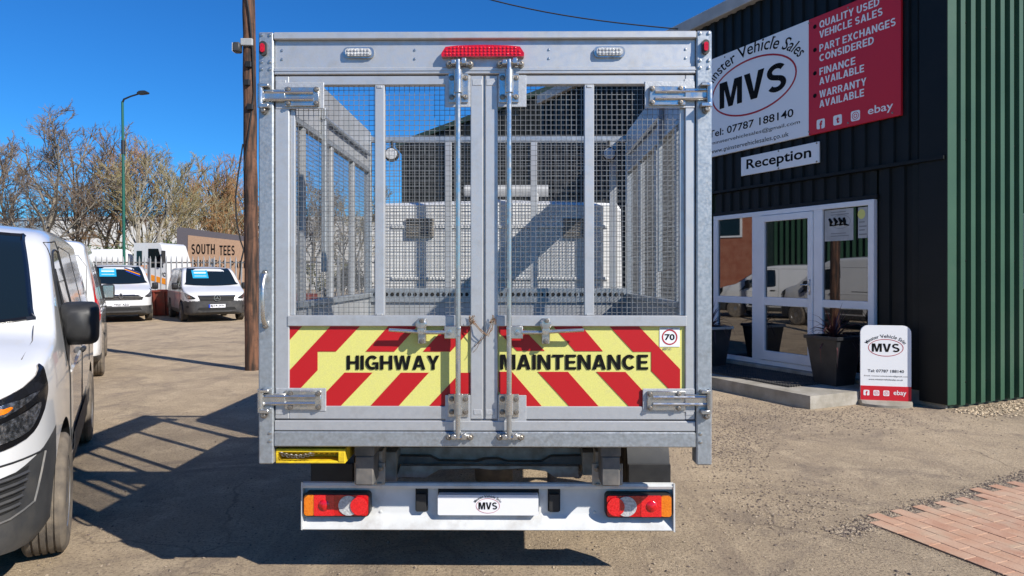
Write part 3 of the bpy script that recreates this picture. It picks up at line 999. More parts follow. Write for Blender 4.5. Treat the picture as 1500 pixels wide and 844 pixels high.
# bulkhead
MB().box(XL + .05, XR - .05, YF - .03, YF, .80, 1.36, .003).build('bulkhead_panel', 'alu_side', truck)
pb = MB().box(XL + .05, XR - .05, YF - .05, YF - .031, 1.362, 1.475, .003).build('perforated_beam', 'galv', truck)
hl = MB()
n_h = 44
for i in range(n_h):
    x = XL + .09 + (XR - XL - .18) * i / (n_h - 1)
    hl.lathe([(.0155, .002), (.0155, -.001), (.001, -.001)], (x, YF - .052, 1.425), 'y', 10)
stuff(hl.build('beam_hole', 'gap', truck))
for px in (653, 778, 893):
    x = tx(px, YF)
    MB().box(x - .026, x + .026, YF - .028, YF, 1.475, ZTOP - .09, .003).build('bulkhead_post', 'alu_side', truck)
MB().box(XL + .05, XR - .05, YF - .03, YF + .012, ZTOP - .09, ZTOP - .045, .004).build('bulkhead_rail', 'galv', truck)
wire_grid('bulkhead_mesh', truck, 'x', XL + .06, XR - .06, 1.475, ZTOP - .08, YF - .012, 0.026)
for px in (572, 886):
    x = tx(px, YF)
    wl_ = MB().tube([(x, YF - .06, ZTOP - .09), (x, YF - .06, ZTOP - .14)], .012, 8)
    wl_.lathe([(.050, .02), (.058, 0), (.055, -.03), (.045, -.036), (.001, -.036)], (x, YF - .07, ZTOP - .20), 'y', 20)
    o_ = wl_.build('flood_lamp', 'black_plastic', truck, 40)
    MB().lathe([(.046, 0), (.040, -.006), (.001, -.008)], (x, YF - .107, ZTOP - .20), 'y', 20).build('lens', 'lens_clear', o_, True)
MB().box(XL + .03, XR - .03, .02, YF, .77, .80, .002).build('bed_floor', 'alu_side', truck)

# underframe
BY = 0.30       # bumper plane
for px in (545, 886):
    x = tx(px, BY)
    MB().box(x - .045, x + .045, .10, 5.6, .545, .69, .006).build('chassis_rail', 'chassis', truck)
    MB().box(x - .05, x + .05, .10, 1.9, .69, .77, .004).build('subframe_rail', 'chassis', truck)
    bk = MB()
    bk.box(x - .078, x + .078, BY - .075, BY - .063, tz(704, BY), tz(673, BY), .003)
    bk.box(x - .06, x - .03, BY - .06, BY + .05, tz(680, BY), tz(657, BY), .003)
    bk.box(x + .02, x + .06, BY - .06, BY + .05, tz(680, BY), tz(657, BY), .003)
    for dx in (-.05, .0, .05):
        bk.box(x + dx - .012, x + dx + .012, BY - .09, BY - .07, tz(704, BY), tz(701, BY), .002)
    b_ = bk.build('bumper_bracket', 'chassis_light', truck)
    bb = Bolts()
    for dx in (-.055, .055):
        bb.q.append((x + dx, BY - .075, tz(680, BY), .011, .014, 12))
    bb.build('bracket_bolt', 'bolt', b_)
def cross(name, pts_top, pts_bot, y0, y1, matn):
    P = [(tx(a, y0), tz(b, y0)) for a, b in pts_bot] + [(tx(a, y0), tz(b, y0)) for a, b in reversed(pts_top)]
    return MB().prism(P, (0, y0, 0), SX, SZ, -(y1 - y0), 0).build(name, matn, truck)
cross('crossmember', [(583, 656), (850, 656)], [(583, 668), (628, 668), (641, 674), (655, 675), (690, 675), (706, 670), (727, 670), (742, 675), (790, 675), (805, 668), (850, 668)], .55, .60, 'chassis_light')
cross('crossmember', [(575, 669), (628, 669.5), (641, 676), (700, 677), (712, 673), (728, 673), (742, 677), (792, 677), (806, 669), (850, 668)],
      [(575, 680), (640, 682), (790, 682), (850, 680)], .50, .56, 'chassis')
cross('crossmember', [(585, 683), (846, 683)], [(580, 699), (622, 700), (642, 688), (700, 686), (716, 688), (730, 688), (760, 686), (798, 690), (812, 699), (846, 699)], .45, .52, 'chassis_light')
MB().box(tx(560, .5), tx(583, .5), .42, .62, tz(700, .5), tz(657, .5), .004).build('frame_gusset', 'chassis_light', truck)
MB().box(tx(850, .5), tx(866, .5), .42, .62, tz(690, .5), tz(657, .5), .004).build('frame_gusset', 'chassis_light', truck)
MB().tube([(-.80, 1.25, .36), (.80, 1.25, .36)], .06, 12).build('rear_axle', 'chassis', truck, True)
MB().lathe([(.13, -.12), (.17, 0), (.13, .12)], (0, 1.25, .36), 'x', 20).build('differential', 'chassis', truck, True)
MB().tube([(.35, .62, .52), (.35, .62, .40), (.36, .50, .34), (.36, .42, .33)], .028, 10).build('exhaust_pipe', 'chassis', truck, True)
for sx_ in (-.52, .52):
    for k_ in range(4):
        P = [(sx_, .55 + .08 * k_ + q * (1.4 - .16 * k_), .50 - .035 * k_ - .10 * math.sin(PI * q)) for q in [i / 8 for i in range(9)]]
        MB().tube(P, .016, 6).build('leaf_spring', 'chassis', truck)
    MB().tube([(sx_ * .8, 1.15, .40), (sx_ * .78, .95, .72)], .028, 10).build('shock_absorber', 'chassis', truck, True)
for k_, (xa_, xb_) in enumerate(((-.3, -.1), (.0, .3), (.2, -.2))):
    P = [(xa_ + (xb_ - xa_) * q, .62 + .25 * q, .66 - .09 * math.sin(PI * q) - .03 * k_) for q in [i / 10 for i in range(11)]]
    MB().tube(P, .009, 6).build('brake_hose', 'cable', truck, True)
# yellow step with grip teeth
ys = MB()
a, b, c, d = tx(403, .02), tx(505.5, .02), tz(658, .02), tz(679.5, .02)
ys.box(a, b, .015, .24, c - .018, c, .003)
ys.box(a, b, .015, .24, d, d + .012, .003)
ys.box(a, a + .012, .015, .24, d + .012, c - .018, .002)
ys.box(b - .035, b, .013, .24, d + .006, c - .012, .004)
ys.box(a + .012, b - .035, .10, .112, d + .012, c - .018, .002)
yo = ys.build('side_step', 'yellow_paint', truck)
tt = MB()
for i in range(10):
    tt.lathe([(.012, 0), (.006, -.045), (.001, -.05)], (a + .04 + i * .026, .10, c - .030), 'y', 8)
stuff(tt.build('grip_tooth', 'yellow_paint', yo))
ch = MB()
for i in range(14):
    q = i / 13
    cxx, czz = a + .03 + q * .15, c - .020 - .012 * math.sin(q * PI) - .004 * (i % 2)
    P = [(cxx + .009 * math.cos(t), .012 - .006 * (1 if i % 2 else math.sin(t)), czz + .006 * math.sin(t)) for t in [2 * PI * k / 8 for k in range(9)]]
    ch.tube(P, .0022, 5, False)
stuff(ch.build('step_chain', 'bolt', yo, True))

# rear bumper: bent channel, lit lower flange, curled ends
def bx_(px): return tx(px, BY)
def bz_(py): return tz(py, BY)
prof = [(-.030, bz_(703.5)), (-.045, bz_(704.5)), (-.050, bz_(708)), (-.045, bz_(712)), (-.012, bz_(714)), (0.0, bz_(716)), (0.0, bz_(750)), (-.010, bz_(755)),
        (-.045, bz_(768)), (-.050, bz_(771)), (-.044, bz_(772.5)), (-.030, bz_(771)), (.006, bz_(756)), (.016, bz_(750)), (.016, bz_(715)), (.0, bz_(709)), (-.02, bz_(707))]
V, F = [], []
xs = np.linspace(bx_(445.5), bx_(982.5), 30)
for x in xs:
    for (yy, zz) in prof:
        V.append((x, BY + yy, zz))
k = len(prof)
for i in range(len(xs) - 1):
    for j in range(k):
        j2 = (j + 1) % k
        F.append((i * k + j, i * k + j2, (i + 1) * k + j2, (i + 1) * k + j))
F.append(tuple(range(k)))
F.append(tuple((len(xs) - 1) * k + j for j in range(k - 1, -1, -1)))
bumper = MB().add(V, F).build('rear_bumper', 'bumper_white', truck, 30)
for px, sg in ((445, -1), (983, 1)):
    MB().prism([(BY - .052, bz_(772)), (BY + .02, bz_(752)), (BY + .03, bz_(715)), (BY - .05, bz_(703))] if sg < 0 else
               [(BY - .054, bz_(773)), (BY + .02, bz_(752)), (BY + .03, bz_(715)), (BY - .052, bz_(703))],
               (bx_(px), 0, 0), (0, 1, 0), SZ, -.004, .004).build('bumper_end', 'bumper_white', bumper)
br = Bolts()
for px, py in ((523, 711), (556, 711), (870, 711), (903, 711), (556.5, 750), (870, 750), (612, 712), (815, 712)):
    br.q.append((bx_(px), BY - (.002 if py > 740 else .02), bz_(py), .0055, .005, 12))
br.build('bumper_rivet', 'bumper_white', bumper)
# tail lamps
def tail_lamp(px0, px1, sg):
    z0, z1 = bz_(752.5), bz_(718.5)
    x0, x1 = bx_(px0), bx_(px1)
    base = MB().prism(rrect(x0, x1, z0, z1, .022), (0, BY, 0), SX, SZ, -.002, .052).build('tail_lamp', 'black_plastic', truck, 40)
    w = x1 - x0
    z0 += .008; z1 -= .007
    x0 += .006; x1 -= .006
    zc = (z0 + z1) / 2
    def seg(f0, f1):
        a, b = (x0 + (x1 - x0) * f0, x0 + (x1 - x0) * f1)
        if sg > 0:
            a, b = x1 - (x1 - x0) * f1, x1 - (x1 - x0) * f0
        return a, b
    def lens(nm, f0, f1, matn, rr, d):
        a, b = seg(f0, f1)
        return MB().prism(rrect(a, b, z0, z1, rr), (0, BY - .052, 0), SX, SZ, 0, d).build(nm, matn, base, 40)
    lens('amber_lens', 0.0, .165, 'lens_amber', .014, .010)
    lens('red_lens', .155, .47, 'lens_red2', .005, .012)
    lens('red_lens', .455, .76, 'lens_red', .004, .010)
    lens('red_lens', .74, 1.0, 'lens_red', .014, .0095)
    a, b = seg(.56, .84)
    MB().prism(ell((a + b) / 2, zc, (z1 - z0) * .5, (z1 - z0) * .48, 28), (0, BY - .0625, 0), SX, SZ, 0, .004).build('reversing_lens', 'lens_clear', base, 40)
    a, b = seg(.745, .985)
    MB().prism(ell((a + b) / 2, zc, (z1 - z0) * .42, (z1 - z0) * .44, 28), (0, BY - .066, 0), SX, SZ, 0, .006).build('fog_lens', 'lens_red2', base, 40)
    a, b = seg(.22, .40)
    MB().lathe([(.030, 0), (.026, -.004), (.001, -.009)], ((a + b) / 2, BY - .0635, zc), 'y', 20).build('lens_dome', 'lens_red', base, True)
tail_lamp(447.5, 543.5, -1)
tail_lamp(884, 980, 1)
# number plate and its lamps
pbk = MB().prism(rrect(bx_(641), bx_(788.5), bz_(750), bz_(713.5), .01), (0, BY, 0), SX, SZ, -.004, .006).build('plate_recess', 'gap', bumper)
npl = MB().prism(rrect(bx_(642), bx_(787.5), bz_(750.2), bz_(721), .008), (0, BY - .006, 0), SX, SZ, 0, .042).build('number_plate', 'plate_white', truck, 40)
mvs_logo(npl, (0, BY - .0485, 0), SX, SZ, bx_(714.5), bz_(736.5), .061, .038, .0008, t=.0016)
for px in (617, 810.5):
    bb = MB().prism(rrect(bx_(px - 9), bx_(px + 9), bz_(748), bz_(714.5), .005), (0, BY, 0), SX, SZ, -.002, .008).build('plate_lamp', 'gap', bumper)
    MB().prism(rrect(bx_(px - 7), bx_(px + 7), bz_(747), bz_(722), .004), (0, BY - .008, 0), SX, SZ, 0, .022).build('lamp_cover', 'black_plastic', bumper, 40)
# mudguards and wheels
for sg, px in ((-1, 497), (1, 937)):
    xc = tx(px, .9) + (.03 if sg > 0 else -.03)
    V, F = [], []
    n_ = 18
    for i in range(n_ + 1):
        t = PI * (-.06 + 1.12 * i / n_)
        for rr_ in (.44, .425):
            for xx in (-.125, .125):
                V.append((xc + xx, 1.25 - rr_ * math.cos(t), .36 + rr_ * math.sin(t) * .95))
    for i in range(n_):
        o = 4 * i
        F += [(o, o + 1, o + 5, o + 4), (o + 2, o + 6, o + 7, o + 3), (o, o + 4, o + 6, o + 2), (o + 1, o + 3, o + 7, o + 5)]
    F += [(0, 2, 3, 1), (4 * n_, 4 * n_ + 1, 4 * n_ + 3, 4 * n_ + 2)]
    MB().add(V, F).build('mudguard', 'grey_plastic', truck, 40)
    MB().box(xc - .125, xc + .125, 1.25 - .452, 1.25 - .437, .30, .46, .003).build('mud_flap', 'black_plastic', truck)
    wheel(truck, xc, 1.25, sg, .345, .22, axis='x')

# cab of the truck, in front of the cage
CY0 = CAGE_D + .16
cb = MB()
V, F = [], []
st = [(CY0, 1.02, .55, 2.16), (CY0 + .06, 1.03, .5, 2.19), (CY0 + 1.9, 1.03, .45, 2.24), (CY0 + 2.3, 1.02, .45, 2.20), (CY0 + 2.75, 1.0, .42, 1.72), (CY0 + 3.05, .98, .40, 1.32), (CY0 + 3.5, .90, .38, 1.12), (CY0 + 3.68, .74, .36, .95)]
for (yy, w, zb, zt) in st:
    ca_, cb_ = (.985, .95) if yy < CY0 + .5 else (.93, .82)
    ring = [(-w * .96, zb), (-w, zb + .3), (-w, min(1.15, zt - .1)), (-w * ca_, zt - .06), (-w * cb_, zt - .01), (0, zt + .02), (w * cb_, zt - .01), (w * ca_, zt - .06), (w, min(1.15, zt - .1)), (w, zb + .3), (w * .96, zb)]
    V += [(x, yy, z) for x, z in ring]
k = 11
for i in range(len(st) - 1):
    for j in range(k):
        F.append((i * k + j, i * k + (j + 1) % k, (i + 1) * k + (j + 1) % k, (i + 1) * k + j))
F += [tuple(range(k)), tuple((len(st) - 1) * k + j for j in range(k))]
cab = cb.add(V, F).build('cab', 'van_white_dusty', truck, 25)
for i, zz in enumerate((1.12, 1.55, 1.98)):
    MB().box(-.90, .90, CY0 - .012, CY0 + .01, zz - .014, zz + .014, .006).build('wall_rib', 'van_white_dusty', cab)
for px in (611, 841):
    x = tx(px, CY0)
    vn = MB().box(x - .115, x + .115, CY0 - .022, CY0, tz(348, CY0), tz(320, CY0), .004).build('cab_vent', 'chassis_light', cab)
    for zz in np.linspace(tz(346, CY0), tz(322, CY0), 7):
        MB().box(x - .105, x + .105, CY0 - .030, CY0 - .022, zz - .006, zz + .004, .002).build('vent_slat', 'chassis', vn)
for sg in (-1, 1):
    for y0, y1 in ((CY0 + .15, CY0 + .95), (CY0 + 1.1, CY0 + 2.15)):
        MB().prism([(y0, 1.22), (y1, 1.22), (y1 - .05, 1.95), (y0 + .05, 1.95)], (sg * 1.0, 0, 0), (0, 1, 0), SZ, -.02, .02).build('cab_window', 'van_glass', cab)
    MB().box(sg * 1.05, sg * 1.25, CY0 + 2.35, CY0 + 2.5, 1.25, 1.62, .03).build('door_mirror', 'black_plastic', cab)
    wheel(truck, sg * .88, CY0 + 2.75, sg, .345, .22, axis='x')
MB().add([(-.86, CY0 + 2.42, 2.10), (.86, CY0 + 2.42, 2.10), (.90, CY0 + 3.02, 1.40), (-.90, CY0 + 3.02, 1.40), (-.86, CY0 + 2.36, 2.06), (.86, CY0 + 2.36, 2.06), (.90, CY0 + 2.96, 1.36), (-.90, CY0 + 2.96, 1.36)],
         [(0, 1, 2, 3), (4, 5, 6, 7), (0, 1, 5, 4), (1, 2, 6, 5), (2, 3, 7, 6), (3, 0, 4, 7)]).build('windscreen', 'van_glass', cab)
lb = MB().tube([(tx(672, 2.9), CY0 + .75, 2.37), (tx(800, 2.9), CY0 + .75, 2.37)], .055, 14)
for px in (690, 780):
    lb.box(tx(px, 2.9) - .03, tx(px, 2.9) + .03, CY0 + .70, CY0 + .80, 2.20, 2.34, .004)
lb.build('light_bar', 'poster', cab, 40)

# ------------------------------------------------------------------ reception building
BC = Vector((5.10, 8.02, 0))
BU = Vector((-.436, .90, 0)).normalized()
BA = math.atan2(-BU.y, -BU.x)                 # local x runs along the front towards the corner, local y into the building
def bt(px, d=0.0):                            # d: how far the face stands proud of the wall
    kx = (px - CX) / FPX
    cx_, cy_ = BC.x - BU.y * d, BC.y + BU.x * d
    return (cx_ - kx * cy_) / (kx * BU.y - BU.x)
def bxz(px, py):                              # photo pixel on the front wall -> local x, z
    t = bt(px)
    return -t, CAMZ - (py - HY) * (BC.y + BU.y * t) / FPX
bld = thing('reception_building', 'black fronted metal clad office unit with white glazed door and green side wall', 'building', BC, BA)

def sheet(a0, a1, z0, z1, parent, matn, plane, pitch=.2, depth=.035, name='cladding_sheet', top=.46):
    """box-profile steel sheet; plane 'front' (along x, faces -y), 'side' (along y, faces +x)"""
    P = []
    a = a0
    while a < a1 - 1e-6:
        for f, d in ((0, 0), (.27, 0), (.34, depth), (.34 + top, depth), (.41 + top, 0)):
            q = a + f * pitch
            if q <= a1:
                P.append((q, d))
        a += pitch
    P.append((a1, 0))
    V, F = [], []
    for (q, d) in P:
        for zz in (z0, z1):
            V.append((q, -d, zz) if plane == 'front' else (d, q, zz))
    for i in range(len(P) - 1):
        F.append((2 * i, 2 * i + 2, 2 * i + 3, 2 * i + 1) if plane == 'front' else (2 * i, 2 * i + 2, 2 * i + 3, 2 * i + 1))
    m = bpy.data.meshes.new(name)
    m.from_pydata(V, [], F)
    return link(name, m, matn, parent)

EAVE = 5.85
BL = 10.0                                     # length of the front
MB().box(-BL, -.02, .05, 7.0, .0, EAVE - .05).build('wall', 'clad_dark_green', bld)
MB().box(-BL, -.012, .012, .05, .0, .20, .004).build('plinth', 'concrete', bld)
xDL, zDT = -bt(1045, .06), 2.56
xDR = -bt(1280, .06)
for i in range(10):
    sheet(-BL + i, -BL + i + 1.0 if i < 9 else -.30, 2.99, EAVE, bld, 'clad_black', 'front', depth=.03)
for a, b in ((-10, -9), (-9, -8), (-8, -7), (-7, -6), (-6, -5), (-5, -3.95)):
    sheet(a, b, .18, 2.93, bld, 'clad_black', 'front', depth=.03)
sheet(xDR + .03, -.30, .18, 2.93, bld, 'clad_black', 'front', depth=.03)
sheet(xDL, xDR, 2.62, 2.93, bld, 'clad_black', 'front', depth=.03)
MB().box(xDL - .03, xDR + .03, -.045, .01, 2.565, 2.62, .004).build('lintel_flashing', 'clad_black', bld)
fl = MB()
fl.prism([(.0, 0), (-.075, -.01), (-.075, -.05), (.0, -.06)], (-BL, 0, 2.99), (0, 1, 0), SZ, 0, BL + .012)
fl.build('drip_flashing', 'clad_black', bld)
MB().box(-.30, .0395, -.042, .0, .06, EAVE, .004).build('corner_flashing', 'clad_black', bld)
MB().box(.0, .0425, -.0385, .13, .055, EAVE, .003).build('corner_flashing', 'clad_green', bld)
for i in range(6):
    sheet(.13 + i, .13 + i + 1.0, .04, EAVE + .3, bld, 'clad_green', 'side', depth=.050, top=.42)
scr = []
for i in range(6):
    for zz in (.30, 1.75, 3.2, 4.6):
        for k_ in (1, 3):
            scr.append((.008, .13 + i + k_ * .2 + .03, zz))
            scr.append((.008, .13 + i + k_ * .2 + .17, zz + .06))
sm = MB().lathe([(.012, -.002), (.012, .004), (.006, .008), (.001, .008)], (0, 0, 0), 'x', 8).mesh('screw')
sm.materials.append(MATS['black_ink'])
for p in scr[:60]:
    link('screw', sm, None, bld).location = p
for zz in (.55, 1.35, 2.15):
    for x in (-.72, -.52):
        o_ = link('screw', sm, None, bld)
        o_.location = (x + .02, -.004, zz)
        o_.rotation_euler = (0, 0, -PI / 2)
fa = MB().box(-BL, .08, -.14, .10, EAVE - .02, EAVE + .19, .01).build('fascia', 'fascia', bld)
rf = MB().add([(-BL, -.12, EAVE + .19), (.08, -.12, EAVE + .19), (.08, 7.2, EAVE + 1.1), (-BL, 7.2, EAVE + 1.1), (-BL, -.12, EAVE + .12), (.08, -.12, EAVE + .12), (.08, 7.2, EAVE + 1.03), (-BL, 7.2, EAVE + 1.03)],
              [(0, 1, 2, 3), (4, 7, 6, 5), (0, 4, 5, 1), (1, 5, 6, 2), (2, 6, 7, 3), (3, 7, 4, 0)]).build('roof', 'fascia', bld)
# side window at the picture's edge
wf = MB()
for a, b, c, d in ((1.55, 2.75, 2.30, 2.36), (1.55, 2.75, 1.40, 1.46), (1.55, 1.61, 1.46, 2.30), (2.69, 2.75, 1.46, 2.30)):
    wf.box(.0, .075, a, b, c, d, .004)
wfo = wf.build('side_window', 'upvc', bld)
MB().box(.03, .05, 1.61, 2.69, 1.46, 2.30).build('window_pane', 'pane', wfo)

# glazed entrance: frame, left light, door, right light
ZF = .235
def fx(px, d=.068): return -bt(px, d)
xa, xb, xc, xd, xe, xf = xDL, fx(1101), fx(1113.5), fx(1191), fx(1204), xDR
frm = MB()
frm.box(xa, xf, -.062, .01, zDT - .07, zDT, .004)
frm.box(xa, xf, -.062, .01, ZF - .02, ZF + .05, .004)
frm.box(xa, xa + .10, -.062, .01, ZF + .05, zDT - .07, .004)
frm.box(xf - .085, xf, -.062, .01, ZF + .05, zDT - .07, .004)
frm.box(xb, xc, -.062, .01, ZF + .05, zDT - .07, .004)
frm.box(xd, xe, -.062, .01, ZF + .05, zDT - .07, .004)
frame = frm.build('entrance_frame', 'upvc', bld)
ZT0, ZT1 = 1.13, 1.235
for a, b in ((xa + .10, xb), (xe, xf - .085)):
    MB().box(a, b, -.060, .008, ZT0, ZT1, .004).build('transom', 'upvc', frame)
    for z0, z1 in ((ZF + .05, ZT0), (ZT1, zDT - .07)):
        MB().box(a, b, -.032, -.018, z0, z1).build('pane', 'pane', frame)
dr = MB()
g_ = .006
dw = .085
dr.box(xc + g_, xd - g_, -.078, -.006, ZF + .056, ZF + .056 + .14, .005)
dr.box(xc + g_, xd - g_, -.078, -.006, zDT - .076 - .095, zDT - .076, .005)
dr.box(xc + g_, xc + g_ + dw, -.078, -.006, ZF + .196, zDT - .171, .005)
dr.box(xd - g_ - dw, xd - g_, -.078, -.006, ZF + .196, zDT - .171, .005)
dr.box(xc + g_ + dw, xd - g_ - dw, -.077, -.008, ZT0 - .01, ZT1 + .01, .005)
door = dr.build('entrance_door', 'upvc', bld)
for z0, z1 in ((ZF + .196, ZT0 - .01), (ZT1 + .01, zDT - .171)):
    MB().box(xc + g_ + dw, xd - g_ - dw, -.045, -.03, z0, z1).build('pane', 'pane', door)
hd = MB().box(xd - .065, xd - .035, -.09, -.078, 1.30, 1.52, .006)
hd.tube([(xd - .05, -.09, 1.44), (xd - .05, -.125, 1.44), (xd - .06, -.13, 1.44), (xd - .16, -.13, 1.44)], .010, 8)
hd.build('door_handle', 'zinc', door, 40)
# notices in the right-hand light and the strip on the door pane
for px0, px1, py0, py1, nm in ((1208, 1250, 307, 353, 'a'), (1257, 1271, 304, 349, 'b')):
    x0, x1 = fx(px0, .036), fx(px1, .036)
    _, z1 = bxz((px0 + px1) / 2, py0); _, z0 = bxz((px0 + px1) / 2, py1)
    nt_ = tag(MB().box(x0, x1, -.036, -.0325, z0, z1).build('window_notice', 'poster'), 'large grey notice with black scribbled drawing in the entrance glazing' if nm == 'a' else 'narrow notice with yellow blot in the entrance glazing', 'notice')
    nt_.location = BC
    nt_.rotation_euler = (0, 0, BA)
    rr = random.Random(5 if nm == 'a' else 6)
    w_, h_ = x1 - x0, z1 - z0
    if nm == 'a':
        for k in range(4):
            q = MB()
            cx_ = x0 + w_ * (.24 + .17 * k)
            q.tube([(cx_ - .03, -.0372, z0 + h_ * .72), (cx_ + rr.uniform(-.02, .02), -.0372, z0 + h_ * .60), (cx_ - .01, -.0372, z0 + h_ * .50), (cx_ + .05, -.0372, z0 + h_ * (.42 + rr.uniform(0, .1)))], [.016, .026, .018, .006], 6)
            q.build('drawing_mark', 'black_ink', nt_)
        ring_mesh(MB(), (0, -.0368, 0), SX, SZ, (x0 + x1) / 2 + .03, z0 + h_ * .6, w_ * .34, h_ * .22, .006, 0, .001).build('drawing_ring', 'grey_ink', nt_)
        for k, zz in enumerate((.9, .82, .22, .14)):
            MB().box(x0 + w_ * .22, x0 + w_ * (.75 + .1 * (k % 2)), -.0372, -.0362, z0 + h_ * zz, z0 + h_ * zz + .012).build('printed_line', 'grey_ink', nt_)
    else:
        MB().prism(ell((x0 + x1) / 2 - .02, z0 + h_ * .78, .055, .065, 16), (0, -.0362, 0), SX, SZ, 0, .001).build('yellow_blot', 'yellow_film', nt_)
        for k, zz in enumerate((.5, .36, .24, .1)):
            MB().box(x0 + w_ * .1, x0 + w_ * (.7 + .2 * (k % 2)), -.0372, -.0362, z0 + h_ * zz, z0 + h_ * zz + .018).build('printed_line', 'grey_ink', nt_)

# main sign board (white half and red half) and the reception sign
BR_ = (0, 0, 0)
def on_front(name, label, cat):
    return thing(name, label, cat, BC, BA)
sg_ = on_front('company_sign', 'large white and red company sign board on the black cladding', 'sign')
xw0, xw1, xr1 = -4.22, fx(1185), fx(1320)
zs0, zs1 = 3.56, 5.20
MB().box(xw0, xw1 - .001, -.075, -.034, zs0, zs1, .003).build('white_board', 'sign_white', sg_)
MB().box(xw1 + .001, xr1, -.076, -.034, zs0, zs1 - .0, .003).build('red_board', 'sign_red', sg_)
O_ = (0, -.0765, 0)
mvs_logo(sg_, O_, SX, SZ, fx(1101), 4.53, .88, .44, .0015, t=.028)
for txt, a, b, z0, z1, bo in (('Tel: 07787 188140', 1042 - 3, 1163, 3.885, 4.005, .012), ('Email: minstervehiclesales@gmail.com', 1020, 1172.5, 3.745, 3.82, .0), ('www.minstervehiclesales.co.uk', 1041, 1156, 3.615, 3.685, .0)):
    lettering(txt, sg_, O_, SX, SZ, fx(a), fx(b), z0, z1, 'black_ink', .0015, bo)
O2 = (0, -.0775, 0)
for txt, e, fr_ in (('QUALITY USED', 810, .080), ('VEHICLE SALES', 825, .165), ('PART EXCHANGES', 885, .28), ('CONSIDERED', 785, .365), ('FINANCE', 700, .48), ('AVAILABLE', 740, .562), ('WARRANTY', 750, .672), ('AVAILABLE', 740, .755)):
    zc = zs1 - fr_ * (zs1 - zs0)
    block_lettering(txt, sg_, O2, SX, SZ, fx(1030 + 535 / 3.127), fx(1030 + e / 3.127), zc - .050, zc + .050, 'white_ink', .0015, .10)
    if txt in ('QUALITY USED', 'PART EXCHANGES', 'FINANCE', 'WARRANTY'):
        MB().prism(ell(fx(1030 + 514 / 3.127), zc, .03, .03, 16), O2, SX, SZ, 0, .0015).build('bullet_dot', 'black_ink', sg_)
def social(parent, O, cx, cz, w, kind, back, d=.0015):
    MB().prism(rrect(cx - w / 2, cx + w / 2, cz - w / 2, cz + w / 2, w * .18), O, SX, SZ, 0, d).build('icon_tile', 'white_ink', parent)
    if kind in 'ft':
        lettering(kind, parent, O, SX, SZ, cx - w * .14, cx + w * .20, cz - w * (.5 if kind == 'f' else .32), cz + w * .34, back, d * 1.6, .06, name='icon_letter')
    else:
        ring_mesh(MB(), O, SX, SZ, cx, cz, w * .20, w * .20, w * .07, d * .8, d * 1.6, 20).build('icon_ring', back, parent)
        q = MB()
        ring_mesh(q, O, SX, SZ, cx, cz, w * .38, w * .38, w * .06, d * .8, d * 1.6, 4 * 6)
        q.build('icon_ring', back, parent)
zi = zs1 - .925 * (zs1 - zs0)
for kd, xz in (('f', 541), ('t', 618), ('i', 700)):
    social(sg_, O2, fx(1030 + xz / 3.127), zi, .135, kd, 'sign_red')
lettering('ebay', sg_, O2, SX, SZ, fx(1030 + 757 / 3.127), fx(1030 + 873 / 3.127), zi - .06, zi + .075, 'white_ink', .0015, .01)
sc_ = MB().lathe([(.014, .002), (.014, -.004), (.006, -.007), (.001, -.007)], (0, 0, 0), 'y', 8).mesh('fixing')
sc_.materials.append(MATS['bolt'])
for x in (-3.55, -2.5, -1.88, -1.25, -.62):
    for zz in (zs0 + .05, zs1 - .05):
        link('fixing', sc_, None, sg_).location = (x, -.0765, zz)
rs = on_front('reception_sign', 'small white reception sign plate under the big company board', 'sign')
MB().box(fx(1085), fx(1199), -.062, -.034, 3.155, 3.45, .003).build('sign_plate', 'sign_white', rs)
lettering('Reception', rs, (0, -.0625, 0), SX, SZ, fx(1093), fx(1188), 3.20, 3.40, 'black_ink', .001, .020)
for x in (fx(1140), fx(1196)):
    for zz in (3.43, 3.172):
        link('fixing', sc_, None, rs).location = (x, -.0625, zz)

# entrance step, rubber mat, planters, pavement sign
stp = thing('entrance_step', 'weathered concrete entrance step in front of the glazed door', 'step', BC, BA)
def bloc(p):      # world -> building local
    d = Vector(p) - BC
    return Vector((-(d.x * BU.x + d.y * BU.y), d.x * BU.y * 1 + d.y * -BU.x, d.z))
sc0 = bloc(ground_pt(1187, 600))
sm_ = MB()
sd = -sc0.y
V = [(-6.0, -sd, 0), (sc0.x, -sd, 0), (sc0.x + .05, .01, 0), (-6.0, .01, 0), (-6.0, -sd + .01, .15), (sc0.x - .01, -sd + .01, .155), (sc0.x + .04, .01, .16), (-6.0, .01, .155)]
sm_.add(V, [(0, 3, 2, 1), (4, 5, 6, 7), (0, 1, 5, 4), (1, 2, 6, 5), (2, 3, 7, 6), (3, 0, 4, 7)])
so = sm_.build('step_block', 'concrete', stp)
bm = bmesh.new(); bm.from_mesh(so.data)
bmesh.ops.subdivide_edges(bm, edges=bm.edges, cuts=14, use_grid_fill=True)
nr = random.Random(2)
for v in bm.verts:
    if v.co.z > .02:
        v.co += Vector((nr.uniform(-.002, .002), nr.uniform(-.002, .002), nr.uniform(-.001, .001)))
bm.to_mesh(so.data); bm.free()
shade(so.data, True, 40)
MB().box(xa + .2, xf - .02, -.16, -.012, .158, ZF - .022, .006).build('door_sill', 'concrete', stp)
mt = thing('rubber_mat', 'black honeycomb rubber mat lying on the entrance step', 'mat', BC, BA)
mm = MB()
mx0, mx1, my0, my1 = -4.2, sc0.x - .55, -sd + .28, -.22
for i in range(int((mx1 - mx0) / .045) + 1):
    x = mx0 + i * .045
    mm.box(x - .008, x + .008, my0, my1, .160, .176)
for i in range(int((my1 - my0) / .045) + 1):
    y = my0 + i * .045
    mm.box(mx0, mx1, y - .008, y + .008, .1605, .1755)
stuff(mm.build('mat_grid', 'rubber_mat', mt))

